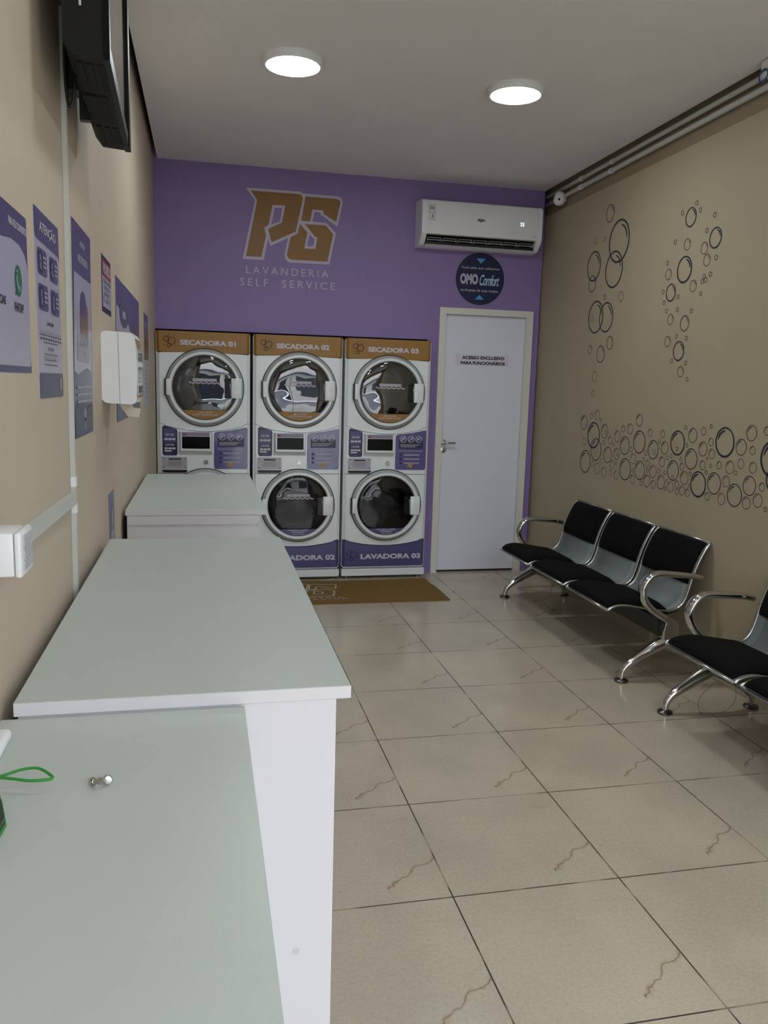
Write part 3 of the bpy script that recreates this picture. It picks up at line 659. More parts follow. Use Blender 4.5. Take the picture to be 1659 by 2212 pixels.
def machine(cx_, num, where):
    t = thing('stacked_washer_dryer', where, 'laundry machine', (cx_, YM, 0), 0, 'stacked washer dryer units')
    # shell without a front
    m = MB(); m.box(-HWm, -HWm+.01, .02, .75, .085, 1.866); m.box(HWm-.01, HWm, .02, .75, .085, 1.866); m.box(-HWm, HWm, .02, .75, 1.856, 1.866); m.box(-HWm, HWm, .74, .75, .085, 1.866); m.box(-HWm, HWm, .02, .75, .085, .095)
    m.build('cabinet', M_ENAM, t)
    MB().rbox(-HWm-.001, HWm+.001, -.002, .70, .024, .080, .002).build('plinth', M_ENAM, t)
    for sx, sy_ in ((-1, .03), (1, .03), (-1, .66), (1, .66)):
        MB().lathe([(0, 0), (.018, 0), (.018, .006), (.007, .010), (.007, .026)], (sx*.29, sy_, 0), 'z', 12).build('levelling_foot', M_STEEL, t)
    def panel(name, loop, m_, hole=None, k=.97, y0=0, y1=.022, c=None):
        c = c or (0, sum(p[1] for p in loop)/len(loop))
        ins = [(x*(.93 if abs(x) > .3 else 1), z) for x, z in loop]
        mb = MB(); loops = [ins] + ([hole[::-1]] if hole else [])
        mb.plate(loops, y0); n = len(loop)
        # chamfered side border
        vs = [(x, y0, z) for x, z in ins] + [(x, y1, z) for x, z in loop]
        mb.add(vs, [(i, (i+1) % n, n+(i+1) % n, n+i) for i in range(n)])
        return mb.build(name, m_, t)
    zt = [arcz(x/20*HWm, .318, .270) for x in range(-20, 21)]; xs = [x/20*HWm for x in range(-20, 21)]
    low = panel('lower_panel', [(-HWm, .104), (HWm, .104)] + [(x, z-.006) for x, z in list(zip(xs, zt))[::-1]], M_LAB)
    m = MB(); words(m, 'LAVADORA '+num, -.185, .158, .302, .200, -.001, .045, warp=None); m.build('lettering', M_LABW, low)
    m = MB(); bubble_icon(m, -.305, .145, .098, -.001); m.build('bubble_emblem', M_LABD, low)
    wf_ = panel('washer_front', [(x, z) for x, z in zip(xs, zt)] + [(HWm, .832), (-HWm, .832)], M_ENAM, circ(.008, .589, .282, 60))
    za = [arcz(x, 1.207, 1.148) for x in xs]
    con = panel('console', [(-HWm, .836), (HWm, .836)] + [(x, z-.003) for x, z in list(zip(xs, za))[::-1]], M_ENAM, None, y0=.004)
    df = panel('dryer_front', list(zip(xs, za)) + [(HWm, 1.700), (HWm-.012, 1.712), (.15, 1.716), (-.15, 1.716), (-HWm+.012, 1.712), (-HWm, 1.700)], M_ENAM,
               [p for p in circ(.008, 1.466, .282, 60) if p[1] < 1.7155])
    # gold header wraps over the top of the ring
    a = math.asin((1.717-1.466)/.286)
    ring_top = [(.008+.286*math.cos(PI-a-(PI-2*a)*i/16), 1.466+.286*math.sin(PI-a-(PI-2*a)*i/16)) for i in range(17)]
    hd = panel('header_panel', [(-HWm, 1.717)] + ring_top + [(HWm, 1.717), (HWm, 1.866), (-HWm, 1.866)], M_GOLD, y0=.001)
    m = MB(); words(m, 'SECADORA '+num, -.165, 1.768, .231, 1.806, -.001, .045); m.build('lettering', M_LABW, hd)
    m = MB(); bubble_icon(m, -.285, 1.748, .095, -.001); m.build('bubble_emblem', mat('emblem_brown', '3d2413', .5), hd)
    # console fittings
    lab = MB().plate([[(-.298, .985), (-.288, .968), (-.20, .968), (-.192, .98), (-.192, 1.150), (-.20, 1.163), (-.285, 1.186), (-.298, 1.176)]], .0, .004).build('mode_label', M_LABD, con)
    m = MB().plate([rect(-.288, 1.062, -.202, 1.165)], -.0012); m.build('upper_label_field', M_LAB, lab)
    MB().plate([[(-.28, .985), (-.21, .985), (-.245, .972)]], -.0012).build('arrow_mark', M_LAB, lab)
    m = MB(); words(m, 'SECAR', -.276, 1.112, -.214, 1.128, -.002, .02); words(m, 'LAVAR', -.276, 1.038, -.214, 1.054, -.002, .02)
    for k in range(3):
        m.plate([rr(-.284+.027*k, 1.08, -.260+.027*k, 1.094, .003)], -.002); m.plate([rr(-.284+.027*k, 1.012, -.260+.027*k, 1.026, .003)], -.002)
    m.plate([rr(-.284, .995, -.232, 1.006, .004)], -.002); m.build('lettering', M_LABW, lab)
    # control display
    def frustum(x0, x1, z0, z1, i0, i1, j0, j1, ya, yb):
        return MB().add([(x0, ya, z0), (x1, ya, z0), (x1, ya, z1), (x0, ya, z1), (i0, yb, j0), (i1, yb, j0), (i1, yb, j1), (i0, yb, j1)], [(0,1,5,4),(1,2,6,5),(2,3,7,6),(3,0,4,7),(4,5,6,7)])
    hs_ = frustum(-.182, .062, .976, 1.145, -.168, .050, 1.006, 1.143, .004, -.030).build('display_housing', M_ENAM, con)
    MB().rbox(-.158, .041, -.034, -.028, 1.022, 1.110, .002).build('display_screen', mat('display_black', '020203', .2, spec=.15), hs_)
    b = MB().plate([rect(-.160, 1.114, .040, 1.141)], -.0315).build('warning_strip', mat('strip_mauve', '8d7d9d', .4), hs_)
    m = MB(); m.plate([[(-.153, 1.118), (-.130, 1.118), (-.1415, 1.137)]], -.0322); m.build('warning_triangle', mat('warning_red', 'a0283c', .4), b)
    m = MB(); m.plate([rect(-.12, 1.130, .03, 1.133)], -.0322); m.plate([rect(-.12, 1.122, .02, 1.125)], -.0322); m.build('caption_lines', M_GREY, b)
    rl = MB().plate([[(.072, .88), (.082, .870), (.308, .870), (.318, .882), (.318, 1.172), (.306, 1.180), (.20, 1.158), (.085, 1.144), (.072, 1.132)]], .0, .004).build('rules_label', mat('rules_label_gloss', '5b568f', .16, spec=.8, bump=.6, bscale=8), con)
    MB().plate([rr(.098, 1.035, .292, 1.10, .006)], -.0008).build('dark_field', M_LABD, rl)
    m = MB()
    for k in range(3):
        c0 = (.132+.062*k, 1.108)
        m.plate([circ(*c0, .025, 24), circ(*c0, .021, 24)[::-1]], -.0022); m.plate([stroke([(c0[0]-.014, c0[1]-.014), (c0[0]+.014, c0[1]+.014)], .004)], -.0024)
        m.plate([circ(c0[0]-.006*(1 if k != 1 else -1), c0[1]+.005, .006, 8)], -.0022)
    words(m, 'INFORMAÇÕES IMPORTANTES', .10, 1.012, .29, 1.022, -.0022, .01)
    for k in range(3):
        m.plate([rect(.14, .988-.032*k, .27, .991-.032*k)], -.0022); m.plate([rect(.14, .981-.032*k, .262, .984-.032*k)], -.0022)
    for k in range(3): m.plate([rect(.11, 1.066-.009*k, .27-.02*k, 1.069-.009*k)], -.0022)
    m.build('lettering', M_LABW, rl)
    m = MB(); [m.plate([circ(.118, .986-.032*k, .011, 14)], -.0012) for k in range(3)]; m.build('bullet_icon', M_LABD, rl)
    def T2(p): return (.168 + (p[0]-143)/1281*.045, .884 + (1127-p[1])/985*.035)
    m = MB(); [m.plate([[T2(p) for p in q]], -.0022) for q in (PG, SG1, SG2)]; m.build('gold_logo', M_GOLDTXT, rl)
    # soap drawer
    dw = MB().rbox(-.306, -.118, -.006, .012, .838, .962, .006).build('soap_drawer', M_ENAM, con, True, angle=40)
    b = MB().plate([rr(-.302, .868, -.124, .958, .004)], -.0068).build('drawer_label', mat('drawer_label_grey', 'b3aebb', .25), dw)
    m = MB(); m.plate([rr(-.256, .935, -.166, .947, .005)], -.0074); [m.plate([rect(-.268+.01*(k % 2), .922-.010*k, -.155-.01*(k % 2), .924-.010*k)], -.0074) for k in range(4)]
    for q in ((-.29, .945), (-.135, .945), (-.29, .88), (-.135, .88)): m.plate([circ(*q, .004, 8)], -.0074)
    m.build('lettering', mat('drawer_print', '3b3a48', .5), b)
    MB().plate([[(-.302, .862), (-.302, .852), (-.292, .842), (-.132, .842), (-.122, .852), (-.122, .862)]], -.0072).build('drawer_grip', M_BLACK, dw)
    MB().lathe([(0, -.006), (.011, -.006), (.013, -.003), (.017, -.003), (.018, .004)], (.012, 0, .919), 'y', 20).build('lock', M_STEEL, con, True, angle=30)
    door(t, .589, 'wash', num, num != '03')
    door(t, 1.466, 'dry', num, True)
    return t
machine(-1.279, '01', 'stacked white laundry unit with header SECADORA 01, behind the far counter')
machine(-.586, '02', 'middle stacked white laundry unit, header SECADORA 02 over LAVADORA 02')
machine(.106, '03', 'stacked white laundry unit beside the door, SECADORA 03 over LAVADORA 03')

# ================================================================== DOORMAT
t = thing('doormat', 'mustard yellow doormat with a silver logo in front of the laundry machines', 'mat', (-.576, 1.39, 0))
mm = mat('mat_fibre', '8a6830', .95, bump=1.0, bscale=220, vary=.3, vscale=80)
m = MB(); N = 40; hw, hd_ = 1.022, .312
vs = []; fs = []
for i in range(N+1):
    for j in range(9):
        x = -hw + 2*hw*i/N; y = -hd_ + 2*hd_*j/8
        wob = .004*math.sin(x*9+1)*(j/8) + (.02 if i == N and j > 5 else 0)*(-1)
        rise = .010*max(0, math.sin(x*5.5+2))*max(0, (j-5)/3)
        vs.append((x + (wob if i == N else 0), y + (.006*math.sin(x*11) if j == 8 else 0), .011 + rise))
n = len(vs); vs += [(x, y, max(0, z-.010)) for x, y, z in vs]
for i in range(N):
    for j in range(8):
        a = i*9+j; fs.append((a, a+9, a+10, a+1)); fs.append((n+a, n+a+1, n+a+10, n+a+9))
for i in range(N): fs += [(i*9, n+i*9, n+i*9+9, i*9+9), (i*9+8, i*9+17, n+i*9+17, n+i*9+8)]
for j in range(8): fs += [(j, j+1, n+j+1, n+j), (N*9+j, n+N*9+j, n+N*9+j+1, N*9+j+1)]
m.add(vs, fs).build('mat_body', mm, t, True, angle=50)
def TM(p): x, z = unskew(p); return ((x+.622)*.76+0, (z-2.668)*.72)
m = MB()
def ringline(loop, w_):
    L = loop + [loop[0]]
    for a, b in zip(L[:-1], L[1:]): m.plate([stroke([TM(a), TM(b)], w_)], 0)
for q in (PG, SG1, SG2): ringline(q, .013)
words(m, 'LAVANDERIA', -.27, -.225, .27, -.196, 0, 0, 1.3); words(m, 'SELF SERVICE', -.285, -.262, .285, -.236, 0, 0, 1.3)
m.v = [(x, z+.03, .0135 + .010*max(0, math.sin(x*5.5+2))*max(0, ((z+.03+hd_)/(2*hd_)*8-5)/3)) for x, y, z in m.v]
m.build('printed_logo', mat('mat_silver_print', 'b9b09a', .8), t)

# ================================================================== COUNTERS
def counter(x0, x1, y0, y1, zt, label, over=.027):
    t = thing('laundry_counter', label, 'counter', ((x0+x1)/2, (y0+y1)/2, 0), 0, 'white counters along the left wall')
    a, b = (x1-x0)/2, (y1-y0)/2
    m = MB(); m.rbox(-a, a, -b, b, zt-.025, zt, .0012, 1); o = m.build('worktop', M_TOP, t)
    o.data.materials.append(M_SIDE)
    for p in o.data.polygons:
        if p.normal.z < .7: p.material_index = 1
    e = .006
    MB().box(-a+e-.0, a-over, -b+e, -b+e+.018, 0, zt-.0255).build('end_panel', M_SIDE, t)
    MB().box(-a+e-.0, a-over, b-e-.018, b-e, 0, zt-.0255).build('end_panel', M_SIDE, t)
    MB().box(a-over-.018, a-over, -b+e+.019, b-e-.019, .08, zt-.0255).build('front_panel', M_SIDE, t)
    MB().box(a-over-.05, a-over-.034, -b+e+.019, b-e-.019, 0, .079).build('toe_kick', M_SIDE, t)
    return t, a, b
counter(-1.598, -1.011, -2.91, -1.438, .970, 'long white counter in the middle of the row, grey green top')
t, a, b = counter(-1.606, -1.014, -.797, .563, .970, 'white counter farthest along the wall, standing before the laundry machines')
MB().box(-a+.008, a-.03, -b-.002, -b+.006, .905, .944).build('edge_rail', M_SIDE, t)
counter(-1.618, -1.207, -4.75, -2.912, .943, 'nearest counter with the bolts and green cord on its top', .02)
tag(MB().lathe([(0, -.0008), (.0075, -.0008), (.008, 0)], (-1.108, -2.9035, .429), 'y', 16).build('cover_cap', mat('cap_white', 'c4c3c4', .5)), 'small round white screw cap on the middle counter end panel', 'screw cap')

# small things on the nearest counter
def bolt(x, y, tilt, rz, label):
    t = thing('furniture_bolt', label, 'bolt', (x, y, .943+.0075), 0, 'steel bolts on the near counter')
    hd2 = MB().lathe([(.0022, -.0005), (.0035, .001), (.0065, .0012), (.0068, .003), (.0055, .0055), (.003, .006)], axis='z', n=20)
    hd2.f.append(tuple(range(100, 120))); 
    a_ = hd2.build('bolt_head', M_STEEL, t, True, angle=40)
    b_ = MB().lathe([(.0038, -.001), (.0038, -.009), (.0050, -.0095), (.0050, -.0125), (.003, -.013), (0, -.0125)], axis='z', n=16).build('threaded_barrel', M_STEEL, t, True, angle=40)
    t.rotation_euler = (tilt, 0, rz); return t
bolt(-1.4335, -3.176, math.radians(105), math.radians(-120), 'small steel bolt lying on its side, left of the pair on the near counter')
bolt(-1.4155, -3.172, math.radians(75), math.radians(10), 'small steel bolt showing its domed head, right of the pair on the near counter')
g = catmull([(-1.60, -3.1610, .958), (-1.566, -3.1560, .959), (-1.535, -3.1490, .964), (-1.512, -3.1530, .966), (-1.4925, -3.1690, .962), (-1.490, -3.1750, .960), (-1.497, -3.1770, .9595), (-1.52, -3.1770, .960), (-1.545, -3.1670, .960), (-1.565, -3.1600, .959), (-1.60, -3.1660, .956)])
tag(MB().tube(g, .0021, 8).build('green_cord', M_GREEN, None, True), 'green looped cord on the near counter at the left photo edge', 'cord')
t = thing('dark_handheld_device', 'dark device corner at the left photo edge on the near counter', 'device', (-1.5685, -3.268, .943))
MB().prism([(-.04, -.10), (.030, -.10), (.036, .0), (.017, .062), (-.04, .072)], 'z', 0, .014).build('device_body', mat('device_dark', '26302c', .3), t)
MB().prism([(-.042, -.102), (.032, -.102), (.038, .0), (.0185, .064), (-.042, .074)], 'z', .001, .006).build('green_trim', M_GREEN, t)
t = thing('white_plastic_case', 'rounded white plastic case on the near counter against the wall', 'case', (-1.6015, -3.04, .943))
MB().rbox(-.0185, .0205, -.06, .048, 0, .020, .009, 4).build('case_body', M_PLAST, t, True, angle=60)

# ================================================================== BENCHES
PROF = catmull([(.800, 0, .380), (.812, 0, .390), (.850, 0, .403), (.90, 0, .405), (.97, 0, .394), (1.05, 0, .380), (1.12, 0, .369), (1.17, 0, .367), (1.21, 0, .379), (1.24, 0, .408), (1.262, 0, .460), (1.280, 0, .530), (1.302, 0, .600), (1.33, 0, .665), (1.352, 0, .705), (1.375, 0, .733)], 3)
def prof_cut(a, b):
    L = [0]
    for p, q in zip(PROF[:-1], PROF[1:]): L.append(L[-1]+(q-p).length)
    out = []
    for i, l in enumerate(L):
        if a <= l <= b: out.append(PROF[i])
    return out
PL = sum((q-p).length for p, q in zip(PROF[:-1], PROF[1:]))
def offs(P, i):
    t_ = (P[min(i+1, len(P)-1)] - P[max(i-1, 0)]).normalized(); return Vector((-t_.z, 0, t_.x))
SW2 = .249
def shell_mesh():
    me = bpy.data.meshes.new('seat_shell'); vs = []; fs = []; n = len(PROF)
    for i, p in enumerate(PROF):
        o = offs(PROF, i)
        for s_ in (0, -.003):
            for y in (-SW2, SW2): q = p + o*s_; vs.append((q.x, y, q.z))
    for i in range(n-1):
        a = i*4; b = a+4; fs += [(a, a+1, b+1, b), (a+2, b+2, b+3, a+3), (a, b, b+2, a+2), (a+1, a+3, b+3, b+1)]
    me.from_pydata(vs, [], fs); uv = me.uv_layers.new(name='UVMap'); L = [0]
    for p, q in zip(PROF[:-1], PROF[1:]): L.append(L[-1]+(q-p).length)
    for poly in me.polygons:
        for li in poly.loop_indices:
            vi = me.loops[li].vertex_index; uv.data[li].uv = (vs[vi][1]+SW2, L[vi//4])
        poly.use_smooth = True
    me.materials.append(M_PERF); return me
def pad_mesh(name, a, b, thick, hw_):
    P = prof_cut(a, b); m_ = MB(); n = len(P); K = 14; vs = []; fs = []
    for i, p in enumerate(P):
        o = offs(P, i); si = min(i, n-1-i)/max(1, (n-1))*2
        ei = min(1, (min(i, n-1-i)+.25)/2.0)**.5
        for k in range(K+1):
            y = -hw_ + 2*hw_*k/K; ek = min(1, (min(k, K-k)+.3)/1.6)**.5
            q = p + o*(.002+thick*ei*ek*(1+.15*math.sin(PI*k/K))); vs.append((q.x, y, q.z))
    top = len(vs)
    for i, p in enumerate(P):
        o = offs(P, i)
        for k in range(K+1): q = p + o*.0008; vs.append((q.x, -hw_+2*hw_*k/K, q.z))
    W1 = K+1
    for i in range(n-1):
        for k in range(K): a_ = i*W1+k; fs += [(a_, a_+1, a_+W1+1, a_+W1), (top+a_, top+a_+W1, top+a_+W1+1, top+a_+1)]
        for k in (0, K): a_ = i*W1+k; fs.append((a_, a_+W1, top+a_+W1, top+a_))
    for i in (0, n-1):
        for k in range(K): a_ = i*W1+k; fs.append((a_, top+a_, top+a_+1, a_+1))
    return m_.add(vs, fs)
_shell = shell_mesh()
_seatpad = None
def bench(y_near, dx, label, group='three seat waiting benches'):
    """y_near: leg pair nearest the viewer; second pair 1.70 m further"""
    global _seatpad
    t = thing('waiting_bench', label, 'bench', (dx, y_near, 0), 0, group)
    MB().prism([(1.085, .238), (1.155, .238), (1.165, .335), (1.075, .335)], 'y', -.0, 1.70).build('beam', M_BEAM, t)
    meshes = {}
    for k in range(3):
        yc = .288 + .545*k
        sh_ = link('seat_shell', _shell, t, (0, yc, 0))
        def part(key, fn, m_, sm=True, ang=None, nm=None):
            if key not in meshes: o = fn().build(nm or key, m_, sh_, sm, angle=ang); meshes[key] = o.data; return o
            return link(nm or key, meshes[key], sh_)
        part('seat_pad', lambda: pad_mesh('seat_pad', .004, .372, .030, .236), M_FABRIC)
        part('back_pad', lambda: pad_mesh('back_pad', PL-.255, PL-.002, .022, .236), M_FABRIC)
        for s_ in (-1, 1):
            part('rail%d' % s_, lambda: MB().tube([(p.x, s_*(SW2+.004), p.z-.001) for p in PROF], .0065, 8, ry=.009, flat_axis=(0, 1, 0)), M_RAIL, nm='side_rail')
        part('front_rail', lambda: MB().tube([(.800, -SW2, .379), (.800, SW2, .379)], .0065, 8), M_RAIL)
        part('top_rail', lambda: MB().tube([(1.377, -SW2, .734), (1.377, SW2, .734)], .006, 8), M_RAIL)
        part('bracket', lambda: MB().prism([(1.085, .336), (1.16, .336), (1.225, .350), (1.262, .395), (1.286, .45), (1.292, .478), (1.272, .474), (1.250, .412), (1.218, .376), (1.172, .360), (1.09, .364)], 'y', -.225, .225), M_BEAM, False)
    for y in (-.012, 1.712):
        y_ = y
        sgn = -1 if y < .5 else 1
        # armrest : flattened chrome tube
        ap = catmull([(1.305, y_, .556), (1.285, y_, .562), (1.24, y_, .570), (1.15, y_, .578), (1.06, y_, .584), (1.01, y_, .572), (.975, y_, .535), (.965, y_, .49), (.982, y_, .440), (1.02, y_, .395), (1.075, y_, .358), (1.125, y_, .330)], 5)
        n_ = len(ap); ry = [.020 + .009*math.sin(PI*i/(n_-1)) for i in range(n_)]; rx = [.016 + .005*(i/(n_-1)) for i in range(n_)]
        MB().tube(ap, rx, 12, ry=ry, flat_axis=(0, 1, 0)).build('armrest', M_CHROME, t, True, angle=60)
        # hub casting between arm and legs
        hb_ = MB().prism([(1.072, .355), (1.11, .318), (1.098, .27), (1.098, .215), (1.082, .185), (1.155, .178), (1.186, .188), (1.190, .30), (1.175, .325), (1.13, .350)], 'y', y_-.022, y_+.022)
        o = hb_.build('leg_hub', M_CHROME, t); 
        bv = o.modifiers.new('bevel', 'BEVEL'); bv.width = .007; bv.segments = 3
        for sx in (-1, 1):
            cx0 = 1.118; L = [(cx0+sx*.0, .205, .036), (cx0+sx*.045, .186, .034), (cx0+sx*.11, .150, .029), (cx0+sx*.170, .114, .0235), (cx0+sx*.212, .082, .019), (cx0+sx*.232, .050, .0165), (cx0+sx*.236, .018, .0145)]
            P = catmull([(x, y_, z) for x, z, r in L], 4); R = []
            for i in range(len(L)-1):
                for j in range(4): R.append(L[i][2]+(L[i+1][2]-L[i][2])*j/4)
            R.append(L[-1][2])
            lg = MB().tube(P, R, 12, ry=[.8*r+.003 for r in R], flat_axis=(0, 1, 0)).build('leg', M_CHROME, t, True, angle=60)
            MB().lathe([(0, 0), (.032, 0), (.037, .006), (.034, .012), (.014, .018), (.012, .024)], (cx0+sx*.236, y_, 0), 'z', 24).build('foot_pad', mat('foot_dark_chrome', (.16, .16, .165), .25, metal=1), lg, True, angle=50)
    return t
bench(-.588, 0, 'black three seat chrome bench with perforated backs, the one nearer the staff door')
bench(-2.735, 0, 'black three seat chrome bench cut off by the right edge of the photo')
def strap(pts, cy_, label):
    t = thing('hanging_strap', label, 'strap', (0, 0, 0), 0, 'thin straps hanging under the benches')
    MB().tube(catmull(pts, 8), .0011, 6).build('strap_loop', mat('strap_clear', '5d5850', .4), t, True)
    MB().rbox(cy_[0]-.006, cy_[0]+.006, cy_[1]-.005, cy_[1]+.005, 0, .014, .002).build('strap_clip', M_STEEL, t)
strap([(1.10, .82, .236), (1.13, .86, .13), (1.12, .90, .05), (1.06, .97, .004)], (1.055, .975), 'thin strap with a metal clip under the bench by the staff door')
strap([(1.10, -1.20, .236), (1.16, -1.16, .12), (1.15, -1.12, .04), (1.08, -1.08, .003), (1.04, -1.07, .012), (1.02, -1.08, .08), (1.04, -1.12, .16), (1.09, -1.16, .236)], (1.045, -1.072), 'thin strap loop with a metal clip under the bench at the photo edge')

# ================================================================== RIGHT WALL : conduits, camera, decals
def conduit(z_far, z_near, r, label, dx):
    t = thing('ceiling_conduit', label, 'pipe', (0, 0, 0), 0, 'pipes under the ceiling on the right wall')
    P = []
    for i in range(15):
        y = YB - (YB-YF)*i/14; z = z_far + (z_near-z_far)*(YB-y)/2.62
        P.append((xr(y, 2.95)+.035-dx-r, y, z))
    MB().tube(P, r, 12).build('pipe', M_PVC, t, True)
    for y, w_ in ((1.32, .03), (.86, .016), (-1.6, .016)):
        z = z_far + (z_near-z_far)*(YB-y)/2.62; x = xr(y, 2.95)+.035-dx-r
        MB().tube([(x, y-w_/2, z), (x, y+w_/2, z)], r+.0035, 14).build('pipe_clamp', M_PLAST, t, True, angle=40)
conduit(3.022, 3.032, .0145, 'upper white pipe running along the right wall just below the ceiling', .012)
conduit(2.963, 2.975, .0155, 'lower white pipe running along the right wall under the ceiling', .012)
t = thing('security_camera', 'small white dome security camera on the pipes near the air conditioner', 'camera', (xr(1.62, 2.94)-.005, 1.62, 2.945))
MB().lathe([(0, .055), (.022, .052), (.038, .03), (.045, 0), (.044, -.02), (.034, -.038), (.015, -.046), (0, -.047)], (-.02, 0, 0), 'z', 28).build('camera_dome', M_PLAST, t, True)
MB().lathe([(0, -.003), (.0085, -.002), (.009, .004)], (-.040, -.040, -.012), 'y', 16).build('lens', M_BLACK, t)
MB().rbox(-.01, .03, -.02, .02, -.02, .02, .004).build('camera_mount', M_PLAST, t)
t = thing('junction_box', 'white box with a blue cable coil at the right photo edge on the pipes', 'junction box', (xr(-.78, 3.0)-.03, -.79, 3.0))
MB().rbox(-.035, .035, -.05, .05, -.01, .065, .006).build('box_body', M_PLAST, t)
m = MB(); [m.tube([(-.042, .015+.030*math.cos(2*PI*i/24), -.012+.026*math.sin(2*PI*i/24)+k*.003) for i in range(25)], .0025, 6) for k in range(3)]; m.build('blue_cable', mat('blue_cable', '2a4c80', .4), t, True)

